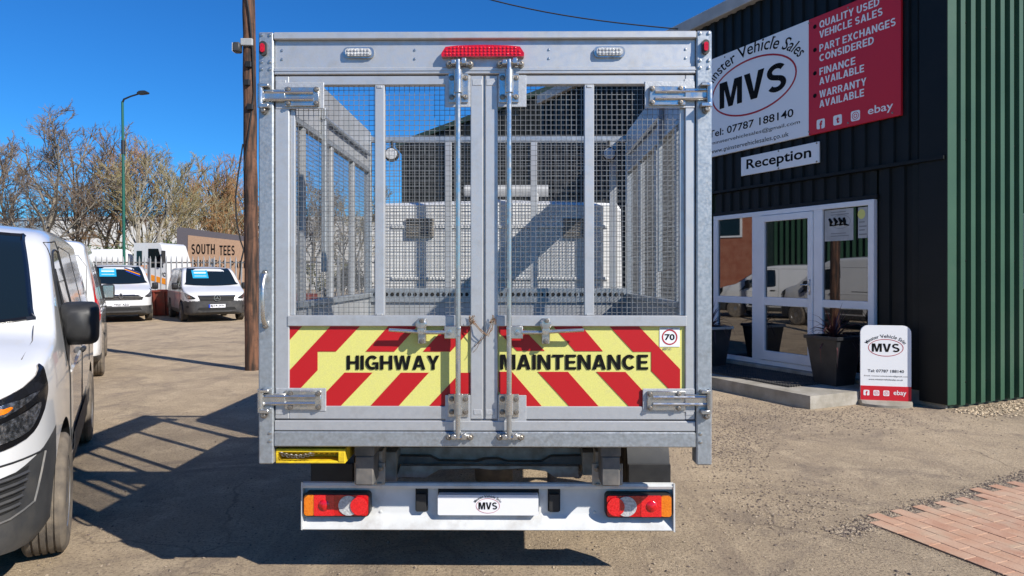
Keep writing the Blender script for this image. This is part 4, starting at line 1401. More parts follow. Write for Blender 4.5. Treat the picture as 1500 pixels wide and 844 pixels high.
def planter(label, loc, s, seed):
    t = thing('planter', label, 'planter', loc, BA)
    b, a, h = .15 * s, .215 * s, .56 * s
    V = []
    for w, z in ((b, 0), (a, h), (a * .9, h), (a * .9, h - .06)):
        V += [(-w, -w, z), (w, -w, z), (w, w, z), (-w, w, z)]
    F = [(3, 2, 1, 0)]
    for l in range(3):
        for k in range(4):
            F.append((4 * l + k, 4 * l + (k + 1) % 4, 4 * l + 4 + (k + 1) % 4, 4 * l + 4 + k))
    F.append((12, 13, 14, 15))
    MB().add(V, F).build('pot', 'pot', t)
    rim_ = MB()
    for x0, x1, y0, y1 in ((-a - .02, a + .02, -a - .02, -a + .015), (-a - .02, a + .02, a - .015, a + .02), (-a - .02, -a + .015, -a + .015, a - .015), (a - .015, a + .02, -a + .015, a - .015)):
        rim_.box(x0, x1, y0, y1, h - .035, h + .008, .004)
    rim_.build('pot_rim', 'fascia' if seed == 0 else 'pot', t)
    MB().box(-a * .88, a * .88, -a * .88, a * .88, h - .07, h - .03).build('soil', 'soil', t)
    rr = random.Random(seed)
    for k in range(46):
        az = rr.uniform(0, 6.28)
        el = rr.uniform(.25, 1.45)
        L_ = rr.uniform(.28, .46) * s
        w = rr.uniform(.010, .016) * s
        P = []
        for i in range(5):
            q = i / 4
            e2 = el - q * q * .9 * (1.5 - el)
            r_ = L_ * q * math.cos(e2)
            zz = h - .04 + L_ * q * math.sin(e2)
            P.append((Vector((math.cos(az) * r_, math.sin(az) * r_, zz)), w * (1 - q) ** .7 + .001))
        sd_ = Vector((-math.sin(az), math.cos(az), 0))
        V, F = [], []
        for p, ww in P:
            V += [p - sd_ * ww, p + Vector((0, 0, -ww * .5)), p + sd_ * ww]
        for i in range(4):
            F += [(3 * i, 3 * i + 1, 3 * i + 4, 3 * i + 3), (3 * i + 1, 3 * i + 2, 3 * i + 5, 3 * i + 4)]
        MB().add(V, F).build('leaf', 'leaf_purple', t, True, False)
    return t
def on_step(px, py, z=.157):
    Y = (CAMZ - z) * FPX / (py - HY)
    return pix(px, py, Y)
p1 = on_step(1235, 567)
p1 = p1 + Vector((0, .25, 0))
planter('square dark planter with spiky purple leaves right of the entrance door, beside the pavement sign', (p1.x, p1.y, .157), 1.12, 1)
p2 = on_step(1050, 538)
p2 = p2 + Vector((-.05, .2, 0))
planter('square dark planter with spiky leaves left of the entrance door, beside the truck', (p2.x, p2.y, .157), 1.1, 0)

# pavement sign
ap = ground_pt(1297, 594)
ab = thing('pavement_sign', 'white rounded pavement sign with red foot strip standing by the entrance step', 'sign', (ap.x, ap.y, 0), R(-13))
w_, h_ = .28, .97
P = [(-w_, .06), (w_, .06), (w_, h_ - .09)] + [(w_ - .09 + .09 * math.cos(R(a)), h_ - .09 + .09 * math.sin(R(a))) for a in range(15, 91, 15)] + [(-w_ + .09 + .09 * math.cos(R(a)), h_ - .09 + .09 * math.sin(R(a))) for a in range(90, 166, 15)] + [(-w_, h_ - .09)]
MB().prism(P, (0, 0, 0), SX, SZ, -.012, .012).build('sign_panel', 'sign_white', ab, 40)
MB().box(-w_, w_, -.0155, .0155, .06, .235).build('red_strip', 'sign_red', ab)
bs = MB()
V, F = [], []
n_ = 16
for zz, k_ in ((0, 1.0), (.03, 1.0), (.062, .55)):
    for i in range(n_):
        a = 2 * PI * i / n_
        V.append((.30 * math.cos(a), .19 * math.sin(a) * k_, zz))
for l in range(2):
    for i in range(n_):
        F.append((l * n_ + i, l * n_ + (i + 1) % n_, (l + 1) * n_ + (i + 1) % n_, (l + 1) * n_ + i))
F += [tuple(range(n_)), tuple(2 * n_ + i for i in range(n_))]
bs.add(V, F).build('sign_base', 'concrete', ab, 30)
OA = (0, -.0125, 0)
mvs_logo(ab, OA, SX, SZ, 0, .70, .195, .105, .001, t=.007)
lettering('Tel: 07787 188140', ab, OA, SX, SZ, -.20, .20, .40, .435, 'black_ink', .001, .01)
lettering('Email: minstervehiclesales@gmail.com', ab, OA, SX, SZ, -.24, .24, .345, .365, 'black_ink', .001, .0)
lettering('www.minstervehiclesales.co.uk', ab, OA, SX, SZ, -.19, .19, .305, .325, 'black_ink', .001, .0)
OB = (0, -.0158, 0)
for kd, x in (('f', -.215), ('i', -.105), ('i', .005)):
    social(ab, OB, x, .15, .066, kd, 'sign_red', .001)
lettering('ebay', ab, OB, SX, SZ, .085, .225, .115, .19, 'white_ink', .001, .01)

# gravel along the green wall, loose grit on the yard
rg = random.Random(11)
sp = []
for _ in range(1500):
    v_ = rg.uniform(-.1, 3.2)
    d = rg.gauss(.22, .16)
    if d < .05 or d > .62:
        continue
    P_ = BC + Vector((-BU.y * -1 * v_ * 1.0, -BU.x * v_, 0)) + Vector((-BU.x, -BU.y, 0)) * d
    sp.append((P_.x, P_.y, rg.uniform(.010, .026)))
stuff(stones('gravel', 'pebble', sp, rg))
gv = bpy.data.objects['gravel']
tag(gv, 'band of pale loose gravel at the foot of the green wall', 'gravel')
sp = []
for _ in range(11000):
    q = rg.random()
    if q < .40:                                 # in front of the step and sign
        px, py = rg.gauss(1180, 110), rg.gauss(607, 14)
    elif q < .75:                               # patch beside the truck
        px, py = rg.gauss(1070, 35), rg.gauss(640, 28)
    elif q < .85:
        px, py = rg.gauss(1140, 60), rg.gauss(735, 22)
    else:
        px, py = rg.uniform(0, 1500), rg.uniform(560, 860)
    if py < 575 or py > 900:
        continue
    p = ground_pt(px, py)
    l = bloc(p)
    if l.x < sc0.x + .12 and l.y > -sd - .03:
        continue
    if l.y > -.05:
        continue
    sp.append((p.x, p.y, rg.choice((.004, .005, .006, .008, .012))))
gr = stuff(stones('loose_stones', 'grit', sp, rg))
tag(gr, 'small loose stones and grit scattered over the dusty yard', 'stones')

# red paving crossover
pv = MB()
e0, e1, e2 = ground_pt(1272, 767), ground_pt(1500, 700), ground_pt(1470, 844)
dA = (e1 - e0).normalized()
dB = (e2 - e0); dB = (dB - dA * dB.dot(dA)).normalized()
PLA, PLB = .205, .105
dL = (e2 - e0).normalized()                      # courses run along the near edge
dW = Vector((-dL.y, dL.x, 0))
if dW.dot(dA) < 0:
    dW = -dW
bed = MB().add([(e0 + dL * a + dW * b + Vector((0, 0, .003))) for a, b in ((-.02, .0), (2.6, .0), (2.6, 4.6), (-.42, 4.6))], [(0, 1, 2, 3)]).build('paving', 'joint')
struct(bed)
vx = MB().box(.0018, PLA - .0018, .0018, PLB - .0018, .0035, .0095, .002).mesh('paver')
vx2 = vx.copy()
vx.materials.append(MATS['paver_a'])
vx2.materials.append(MATS['paver_b'])
ang = math.atan2(dL.y, dL.x)
flip = dL.x * dW.y - dL.y * dW.x
cnt = 0
prg = random.Random(4)
far_pv = MB()
for r_ in range(0, 43):
    for c_ in range(-3, 14):
        a = c_ * PLA + (PLA / 2 if r_ % 2 else 0)
        b = r_ * PLB
        mid = e0 + dL * (a + PLA / 2) + dW * (b + PLB / 2)
        rel = mid - e0
        lim = -(b / 4.6) * .42
        if a < lim - .10 or a > 2.45 or b > 4.5:
            continue
        if mid.y < 3.30 or (CX + FPX * mid.x / mid.y) > 1545:          # out of the photograph: joined
            for (q0, q1) in ((0, 0),):
                c0 = e0 + dL * (a + .002) + dW * (b + .002)
                V4 = [c0, c0 + dL * (PLA - .004), c0 + dL * (PLA - .004) + dW * (PLB - .004), c0 + dW * (PLB - .004)]
                far_pv.add([(v_.x, v_.y, .0035) for v_ in V4] + [(v_.x, v_.y, .0092) for v_ in V4], [(0, 3, 2, 1), (4, 5, 6, 7), (0, 1, 5, 4), (1, 2, 6, 5), (2, 3, 7, 6), (3, 0, 4, 7)])
            continue
        o_ = link('paver', vx if prg.random() < .55 else vx2, None, bed)
        base = e0 + dL * a + dW * (b if flip > 0 else b + PLB)
        o_.location = (base.x, base.y, prg.uniform(-.0015, .0008))
        o_.rotation_euler = (prg.uniform(-.004, .004), prg.uniform(-.004, .004), ang + prg.uniform(-.004, .004))
        cnt += 1
stuff(far_pv.build('outer_pavers', 'paver_a', bed))
# gritty dirt washed up along the far edge of the paving
sp = []
for _ in range(5200):
    q = rg.uniform(-.35, 2.6)
    p = e0 + dA * q + Vector((-dA.y, dA.x, 0)) * rg.gauss(-.005, .045)
    sp.append((p.x, p.y, rg.choice((.005, .006, .007, .009, .012))))
for _ in range(500):
    q = rg.uniform(0, 1.6)
    p = e0 + dL * q - dW * abs(rg.gauss(0, .02))
    sp.append((p.x, p.y, rg.choice((.003, .004, .005))))
ed = stuff(stones('edge_grit', 'grit', sp, rg))
tag(ed, 'line of dark grit gathered along the edge of the red paving', 'grit')
print('pavers', cnt)

# ------------------------------------------------------------------ vans
def interp(tab, x):
    xs_ = [p[0] for p in tab]
    ys_ = [p[1] for p in tab]
    n = len(tab)
    if x <= xs_[0]:
        return ys_[0]
    if x >= xs_[-1]:
        return ys_[-1]
    i = max(k for k in range(n) if xs_[k] <= x)
    i = min(i, n - 2)
    h = xs_[i + 1] - xs_[i]
    t = (x - xs_[i]) / h
    def slope(k):
        if k == 0 or k == n - 1:
            k0 = 0 if k == 0 else n - 2
            return (ys_[k0 + 1] - ys_[k0]) / (xs_[k0 + 1] - xs_[k0])
        a = (ys_[k] - ys_[k - 1]) / (xs_[k] - xs_[k - 1])
        b = (ys_[k + 1] - ys_[k]) / (xs_[k + 1] - xs_[k])
        return 0 if a * b <= 0 else 2 * a * b / (a + b)
    m0, m1 = slope(i) * h, slope(i + 1) * h
    return (2 * t ** 3 - 3 * t ** 2 + 1) * ys_[i] + (t ** 3 - 2 * t ** 2 + t) * m0 + (-2 * t ** 3 + 3 * t ** 2) * ys_[i + 1] + (t ** 3 - t ** 2) * m1

class Van:
    """van body in local space: x rearwards from the nose, y across, z up; panels are laid on the shell by ray casting"""
    def __init__(s, name, label, loc, rz, spec, group=None, paint='van_white'):
        s.sp = spec
        s.root = thing(name, label, 'van', loc, rz, group)
        s.paint = paint
        L_ = spec['L']
        xs_ = sorted(set([0, .012, .035, .07, .11, .16, .22, .3] + list(np.arange(.38, L_ - .3, .075)) + [L_ - .3, L_ - .22, L_ - .15, L_ - .09, L_ - .05, L_ - .02, L_]))
        V, F = [], []
        k = None
        for x in xs_:
            zt, zb, w, r = interp(spec['top'], x), interp(spec['bot'], x), interp(spec['wid'], x), interp(spec['rad'], x)
            def pw(z):
                return w * (1 - spec.get('tumble', .11) * max(0, z - 1.02) - .10 * max(0, .55 - z) ** 1.5 - .03 * max(0, (z - .62) * (z < .62)))
            half = [(0, zb), (w * .5, zb), (w * .84, zb), (pw(zb + .05) * .97, zb + .02)]
            zs_ = np.linspace(zb + .07, zt - r, 14)
            half += [(pw(z), z) for z in zs_]
            yS = pw(zt - r)
            cr = spec.get('crown', .035)
            for a in (18, 36, 54, 72, 90):
                half.append((yS - r * (1 - math.cos(R(a))), zt - r + (r - cr) * math.sin(R(a))))
            yE = yS - r
            for f in (.75, .5, .25, 0):
                half.append((yE * f, zt - cr * f * f))
            ring = half + [(-y, z) for y, z in reversed(half[1:-1])]
            k = len(ring)
            V += [(x, y, z) for y, z in ring]
        n = len(xs_)
        for i in range(n - 1):
            for j in range(k):
                F.append((i * k + j, i * k + (j + 1) % k, (i + 1) * k + (j + 1) % k, (i + 1) * k + j))
        F += [tuple(range(k)), tuple((n - 1) * k + j for j in range(k))]
        me = MB().add(V, F).mesh('shell')
        bm = bmesh.new()
        bm.from_mesh(me)
        bmesh.ops.recalc_face_normals(bm, faces=bm.faces)
        bm.to_mesh(me)
        s.bvh = BVHTree.FromBMesh(bm)
        bm.free()
        # wheel arches cut into the shell
        tmp = bpy.data.objects.new('shell', me)
        COL.objects.link(tmp)
        me.materials.append(MATS[paint])
        me.materials.append(MATS['gap'])
        cut = MB()
        for xw in spec['axles']:
            for sg in (-1, 1):
                cut.lathe([(.001, sg * .62), (spec['arch'], sg * .62), (spec['arch'], sg * 1.3), (.001, sg * 1.3)], (xw, 0, spec['rw'] + .015), 'y', 36)
        cm = cut.mesh('cut')
        bm = bmesh.new(); bm.from_mesh(cm)
        bmesh.ops.remove_doubles(bm, verts=bm.verts, dist=.002)
        bmesh.ops.recalc_face_normals(bm, faces=bm.faces)
        bm.to_mesh(cm); bm.free()
        cm.materials.append(MATS['gap'])
        co = bpy.data.objects.new('cut', cm)
        COL.objects.link(co)
        md = tmp.modifiers.new('b', 'BOOLEAN')
        md.object = co
        md.solver = 'EXACT'
        md.operation = 'DIFFERENCE'
        md.material_mode = 'TRANSFER'
        dg = bpy.context.evaluated_depsgraph_get()
        dg.update()
        res = bpy.data.meshes.new_from_object(tmp.evaluated_get(dg))
        bpy.data.objects.remove(tmp)
        bpy.data.objects.remove(co)
        # trim (unpainted lower plastics) split off along planes
        bm = bmesh.new()
        bm.from_mesh(res)
        for (p, nrm) in spec['cuts']:
            bmesh.ops.bisect_plane(bm, geom=bm.verts[:] + bm.edges[:] + bm.faces[:], plane_co=p, plane_no=nrm, dist=1e-5)
        gap_i = next((i for i, m_ in enumerate(res.materials) if m_ and m_.name == 'gap'), 1)
        parts = {'body': bm}
        b2 = bm.copy()
        pred = spec['trim']
        bmesh.ops.delete(b2, geom=[f for f in b2.faces if not (f.material_index != gap_i and pred(f.calc_center_median()))], context='FACES')
        bmesh.ops.delete(bm, geom=[f for f in bm.faces if f.material_index != gap_i and pred(f.calc_center_median())], context='FACES')
        bm.to_mesh(res)
        bm.free()
        s.body = bpy.data.objects.new('body', res)
        COL.objects.link(s.body)
        s.body.parent = s.root
        shade(res, True, 38)
        tm = bpy.data.meshes.new('bumper')
        b2.to_mesh(tm)
        b2.free()
        s.trim = link('bumper', tm, spec.get('trim_mat', 'grey_plastic'), s.root)
        shade(tm, True, 38)
        for i, xw in enumerate(spec['axles']):
            for sg in (-1, 1):
                wheel(s.root, xw, sg * (spec['track'] / 2), sg, spec['rw'], .215, dusty=spec.get('dusty', False))
    def place(s, poly, frame, eps):
        """frame: 'front' (y,z), 'rear' (y,z), 'left' (+y side: x,z), 'right' (-y side: x,z), or (u axis, cast dir, origin)"""
        out = []
        for a, b in poly:
            out.append(s.hit(a, b, frame, eps))
        return out
    def hit(s, a, b, frame, eps):
        if frame == 'front':
            o, d = Vector((-2, a, b)), Vector((1, 0, 0))
        elif frame == 'rear':
            o, d = Vector((s.sp['L'] + 2, a, b)), Vector((-1, 0, 0))
        elif frame == 'left':
            o, d = Vector((a, 3, b)), Vector((0, -1, 0))
        elif frame == 'right':
            o, d = Vector((a, -3, b)), Vector((0, 1, 0))
        else:
            u, d, oo = (Vector(q) for q in frame)
            o = oo + u * a + Vector((0, 0, b)) - d * 4
        h = s.bvh.ray_cast(o, d)
        if h[0] is None:
            h = s.bvh.find_nearest(o + d * 2.9)
        n = h[1]
        if n.dot(d) > 0:
            n = -n
        return h[0] + n * eps
    def patch(s, name, poly, frame, matn, eps=.004, parent=None, cuts=4, smooth=True):
        m = bpy.data.meshes.new(name)
        bm = bmesh.new()
        f = bm.faces.new([bm.verts.new((a, b, 0)) for a, b in poly])
        bmesh.ops.triangulate(bm, faces=[f])
        for _ in range(1):
            bmesh.ops.subdivide_edges(bm, edges=bm.edges[:], cuts=cuts, use_grid_fill=True)
        for v in bm.verts:
            v.co = s.hit(v.co.x, v.co.y, frame, eps)
        bmesh.ops.recalc_face_normals(bm, faces=bm.faces)
        c = Vector((s.sp['L'] / 2, 0, .9))
        if bm.faces:
            bm.faces.ensure_lookup_table()
            tot = sum((fc.normal.dot(fc.calc_center_median() - c) * fc.calc_area() for fc in bm.faces))
            if tot < 0:
                bmesh.ops.reverse_faces(bm, faces=bm.faces)
        bm.to_mesh(m)
        bm.free()
        return link(name, m, matn, parent or s.root, 60 if smooth else False)
    def line(s, name, pts, frame, matn='gap', w=.006, eps=.0015, parent=None, closed=False):
        P = []
        if closed:
            pts = pts + [pts[0]]
        for i in range(len(pts) - 1):
            (a, b), (c, d) = pts[i], pts[i + 1]
            n = max(1, int(math.hypot(c - a, d - b) / .06))
            for k in range(n):
                P.append((a + (c - a) * k / n, b + (d - b) * k / n))
        P.append(pts[-1])
        Q = [s.hit(a, b, frame, eps) for a, b in P]
        return MB().tube(Q, w * .5, 4).build(name, matn, parent or s.root, False)
    def both(s, fn):
        fn(1, 'left'); fn(-1, 'right')

def sm(pts, n=4, closed=True):
    """rounded closed polygon through pts (Catmull-Rom)"""
    out = []
    k = len(pts)
    for i in range(k):
        p0, p1, p2, p3 = (Vector((*pts[(i + j - 1) % k], 0)) for j in range(4))
        for q in range(n):
            t = q / n
            v = .5 * ((2 * p1) + (p2 - p0) * t + (2 * p0 - 5 * p1 + 4 * p2 - p3) * t * t + (3 * p1 - p0 - 3 * p2 + p3) * t ** 3)
            out.append((v.x, v.y))
    return out

def mirror_part(v, sg, x=1.16, z=1.22, out=.16, w=.24, h=.30, stalk=True, matn='black_plastic', y0=.98):
    m = MB()
    V, F = [], []
    prof = [(.00, .55), (.03, .80), (.09, .98), (.15, 1.0), (.19, .94)]
    n = 20
    for dx, k in prof:
        for i in range(n):
            a = 2 * PI * i / n
            ca, sa = math.cos(a), math.sin(a)
            e = .38
            px = math.copysign(abs(ca) ** e, ca) * w / 2 * k
            pz = math.copysign(abs(sa) ** e, sa) * h / 2 * k
            V.append((x + dx, sg * (y0 + out + w / 2) + px, z + pz))
    for l in range(len(prof) - 1):
        for i in range(n):
            F.append((l * n + i, l * n + (i + 1) % n, (l + 1) * n + (i + 1) % n, (l + 1) * n + i))
    F += [tuple(range(n)), tuple((len(prof) - 1) * n + i for i in range(n))]
    m.add(V, F)
    mo = m.build('door_mirror', matn, v.root, 45)
    ya, yb = sorted((sg * (y0 - .06), sg * (y0 + out + .05)))
    MB().box(x + .05, x + .15, ya, yb, z - h * .5 + .01, z - h * .5 + .085, .015).build('mirror_arm', matn, mo, 40)
    MB().box(x + .188, x + .194, sg * (y0 + out + w / 2) - w * .38, sg * (y0 + out + w / 2) + w * .38, z - h * .4, z + h * .4, .002).build('mirror_glass', 'chrome', mo)
    return mo

# --- Transit-like panel van
SPEC_A = dict(L=4.97, rw=.335, track=1.80, axles=(.93, 3.87), arch=.405, tumble=.21, crown=.04,
    top=[(0, .80), (.03, .92), (.1, 1.02), (.3, 1.14), (.6, 1.225), (.88, 1.29), (1.15, 1.455), (1.5, 1.68), (1.78, 1.85), (2.0, 1.925), (2.4, 1.965), (3.4, 1.98), (4.6, 1.96), (4.9, 1.93), (4.97, 1.80)],
    bot=[(0, .34), (.1, .27), (.3, .24), (1.0, .25), (4.4, .27), (4.8, .34), (4.97, .40)],
    wid=[(0, .60), (.035, .70), (.10, .79), (.22, .87), (.40, .935), (.65, .97), (1.0, .985), (1.6, .99), (4.5, .985), (4.85, .965), (4.95, .93), (4.97, .90)],
    rad=[(0, .08), (.3, .085), (.9, .10), (1.4, .12), (2.0, .14), (4.97, .14)],
    cuts=[((0, 0, .60), (-.30, 0, 1)), ((0, 0, .42), (0, 0, 1)), ((1.35, 0, 0), (1, 0, 0)), ((4.55, 0, 0), (1, 0, 0))],
    trim=lambda c: (c.x < 1.35 and c.z < .60 + .30 * c.x and c.x < .60) or (c.z < .42) or (c.x > 4.55 and c.z < .42),
    dusty=True)

def panel_van(name, label, loc, rz, group=None, tall=1.0):
    sp0 = dict(SPEC_A)
    sp0['top'] = [(x_, 1.0 + (z_ - 1.0) * tall if z_ > 1.0 else z_) for x_, z_ in SPEC_A['top']]
    v = Van(name, label, loc, rz, sp0, group)
    v.patch('windscreen', sm([(-.79, 1.325), (-.4, 1.295), (0, 1.285), (.4, 1.295), (.79, 1.325), (.80, 1.38), (.69, 1.80), (.62, 1.845), (0, 1.87), (-.62, 1.845), (-.69, 1.80), (-.80, 1.38)], 5), 'front', 'van_glass', .006, cuts=9)
    wsb = v.line('screen_border', sm([(-.79, 1.325), (-.4, 1.295), (0, 1.285), (.4, 1.295), (.79, 1.325), (.80, 1.38), (.69, 1.80), (.62, 1.845), (0, 1.87), (-.62, 1.845), (-.69, 1.80), (-.80, 1.38)], 5), 'front', 'glass_frit', .030, .003, closed=True)
    for sg, fr_ in ((1, 'left'), (-1, 'right')):
        wn_ = sm([(1.32, 1.20), (1.42, 1.34), (1.62, 1.56), (1.80, 1.70), (2.0, 1.75), (2.28, 1.755), (2.34, 1.70), (2.38, 1.30), (2.34, 1.17), (1.9, 1.14), (1.5, 1.14)], 3)
        so_ = v.patch('side_window', wn_, fr_, 'van_glass', .004, cuts=4)
        v.line('window_seal', wn_, fr_, 'black_plastic', .016, .003, so_, True)
        v.line('quarter_bar', [(1.66, 1.15), (1.70, 1.62)], fr_, 'black_plastic', .02, .006, so_)
        v.patch('mirror_base', sm([(1.06, .98), (1.14, 1.02), (1.45, 1.12), (1.62, 1.14), (1.60, 1.22), (1.40, 1.33), (1.28, 1.20)], 2), fr_, 'black_plastic', .007)
        mirror_part(v, sg, 1.30, 1.27, -.03, .22, .28, y0=.95)
        dl = [(1.36, .46), (1.30, .62), (1.27, .90), (1.20, 1.13), (1.60, 1.62), (1.82, 1.80), (2.36, 1.83), (2.47, 1.76), (2.50, 1.2), (2.47, .46)]
        v.line('door_seam', dl, fr_, 'gap', .008, .0005, closed=True)
        v.line('door_seam', [(3.62, .80), (3.62, 1.78), (2.55, 1.80), (2.52, 1.78)], fr_, 'gap', .007, .0005)
        v.line('side_crease', [(1.3, .98), (2.4, 1.02), (3.4, 1.03), (4.7, 1.02)], fr_, v.paint, .020, .000)
        v.line('slide_track', [(3.0, 1.10), (4.65, 1.09)], fr_, 'gap', .018, .000)
        v.patch('rub_strip', [(1.42, .46), (3.40, .46), (3.40, .60), (1.42, .57)], fr_, 'grey_plastic', .012, cuts=2)
        hh = v.hit(2.30, 1.02, fr_, .018)
        MB().box(hh.x - .09, hh.x + .09, hh.y - .018, hh.y + .018, hh.z - .018, hh.z + .018, .012).build('door_handle', 'black_plastic', v.root, 40)
        # headlamp, laid on from the diagonal
        d_ = Vector((1, -sg * 1.0, 0)).normalized()
        u_ = Vector((sg * -d_.y * sg, d_.x * sg, 0)) if False else Vector((.7071, sg * .7071, 0))
        fro = (u_, d_, Vector((.35, sg * .75, 0)))
        fb_ = fro
        fro = (u_, d_, Vector((.35, sg * .75, .05)))
        hl_ = sm([(-.46, .72), (-.30, .705), (.0, .745), (.12, .82), (.185, .93), (.185, 1.0), (.165, 1.075), (.09, 1.03), (-.08, .965), (-.28, .90), (-.46, .85)], 3)
        lampo = v.patch('headlamp', hl_, fro, 'glass_frit', .007, cuts=7)
        v.patch('reflector', sm([(-.42, .735), (-.05, .765), (.06, .82), (.10, .90), (-.02, .875), (-.38, .79)], 3), fro, 'lamp_reflector', .013, lampo)
        v.patch('indicator', sm([(-.36, .825), (-.10, .885), (.09, .955), (-.08, .935), (-.36, .865)], 2), fro, 'lamp_reflector', .013, lampo)
        v.patch('indicator_bulb', sm([(-.22, .87), (-.12, .895), (-.10, .915), (-.20, .895)], 2), fro, 'lens_amber', .016, lampo)
        v.line('lamp_seam', hl_, fro, 'chassis_light', .008, .003, lampo, True)
        fro = fb_
        gf = sm([(-.42, .50), (-.12, .52), (-.10, .56), (-.16, .67), (-.42, .66)], 2)
        gro = v.patch('fog_grille', [(-.42, .46), (-.06, .48), (.02, .66), (-.42, .62)], fro, 'gap', .004)
        for k in range(5):
            z_ = .485 + k * .034
            v.line('grille_slat', [(-.42, z_), (-.05 + k * .014, z_ + .012)], fro, 'grey_plastic', .018, .010, gro)
        v.line('bumper_crease', [(-.5, .425), (-.1, .44), (.06, .47), (.12, .60), (.16, .69)], fro, 'chassis', .012, .004)
        v.line('bumper_crease', [(-.5, .70), (-.2, .70), (.16, .70)], fro, 'gap', .010, .002)
        # tail lamps
        fr2 = (Vector((-.7071, sg * .7071, 0)), Vector((-1, -sg * 1.0, 0)).normalized(), Vector((4.85, sg * .86, 0)))
        tl = v.patch('tail_lamp', sm([(-.04, .95), (.07, .95), (.10, 1.10), (.09, 1.45), (.05, 1.58), (.0, 1.60), (-.03, 1.4)], 3), fr2, 'lens_red2', .010)
        v.patch('reversing_lens', sm([(.0, 1.24), (.07, 1.24), (.07, 1.40), (.0, 1.40)], 2), fr2, 'lens_clear', .014, tl)
    # bonnet seam, grille, rear doors
    for sg in (-1, 1):
        v.line('bonnet_seam', [(sg * .83, 1.29), (sg * .845, 1.22), (sg * .83, 1.15)], 'front', 'chassis', .005, .0003)
    gr_ = v.patch('grille', sm([(-.46, .66), (.46, .66), (.52, .80), (.40, .84), (-.40, .84), (-.52, .80)], 2), 'front', 'gap', .005)
    for k in range(4):
        v.line('grille_slat', [(-.45, .69 + k * .04), (.45, .69 + k * .04)], 'front', 'chrome' if k in (0, 3) else 'grey_plastic', .018, .012, gr_)
    v.line('rear_seam', [(0, .5), (0, 1.86)], 'rear', 'gap', .010, .0005)
    v.line('rear_seam', [(-.80, .52), (-.80, 1.70), (-.70, 1.86), (.70, 1.86), (.80, 1.70), (.80, .52)], 'rear', 'gap', .008, .0005)
    for sg in (-1, 1):
        v.patch('rear_window', sm([(sg * .10, 1.22), (sg * .70, 1.22), (sg * .66, 1.72), (sg * .10, 1.74)], 2), 'rear', 'van_glass', .005)
    v.patch('rear_bumper', [(-.84, .40), (.84, .40), (.84, .56), (-.84, .56)], 'rear', 'grey_plastic', .03)
    v.line('roof_rail', [(0, 0), (.01, 0)], ((1, 0, 0), (0, 0, -1), (2.4, .5, 1.0)), v.paint, .01, 0) if False else None
    # plate and badge
    pl = v.patch('number_plate', [(-.26, .52), (.26, .52), (.26, .63), (-.26, .63)], 'front', 'plate_white', .016)
    c_ = v.hit(0, .885, 'front', .01)
    MB().lathe([(.075, 0), (.075, -.01), (.06, -.018), (.001, -.02)], c_, 'x', 24).build('badge', 'sticker_purple', v.root, True)
    return v

VA = Vector((-.49, .872, 0)).normalized()
vz = math.atan2(VA.y, VA.x)
vn_ = Vector((VA.y, -VA.x, 0))
def van_loc(contact, xw, yo=.95):
    return contact - VA * xw - vn_ * yo
fw = ground_pt(82, 805)
van1 = panel_van('panel_van', 'white panel van with black mirror and headlamp facing out beside the caged truck', van_loc(fw, .93, .94), vz)
# second van in the row, tail towards the first
rw_ = ground_pt(147, 550)
VA2 = Vector((-.50, .866, 0)).normalized()
loc2 = rw_ + VA2 * 3.87 * 1.0 + Vector((VA2.y, -VA2.x, 0)) * -.95 + VA2 * 0
loc2 = rw_ - Vector((VA2.y, -VA2.x, 0)) * .95 + VA2 * (4.97 - 3.87 + 2.77)
van2 = panel_van('panel_van', 'white panel van with tall red tail lamps parked behind the first van', loc2, math.atan2(-VA2.y, -VA2.x), None, 1.16)

van3 = panel_van('panel_van', 'white panel van by the green unit, seen mirrored in the entrance glazing', (-11.6, 17.2, 0), R(-91))

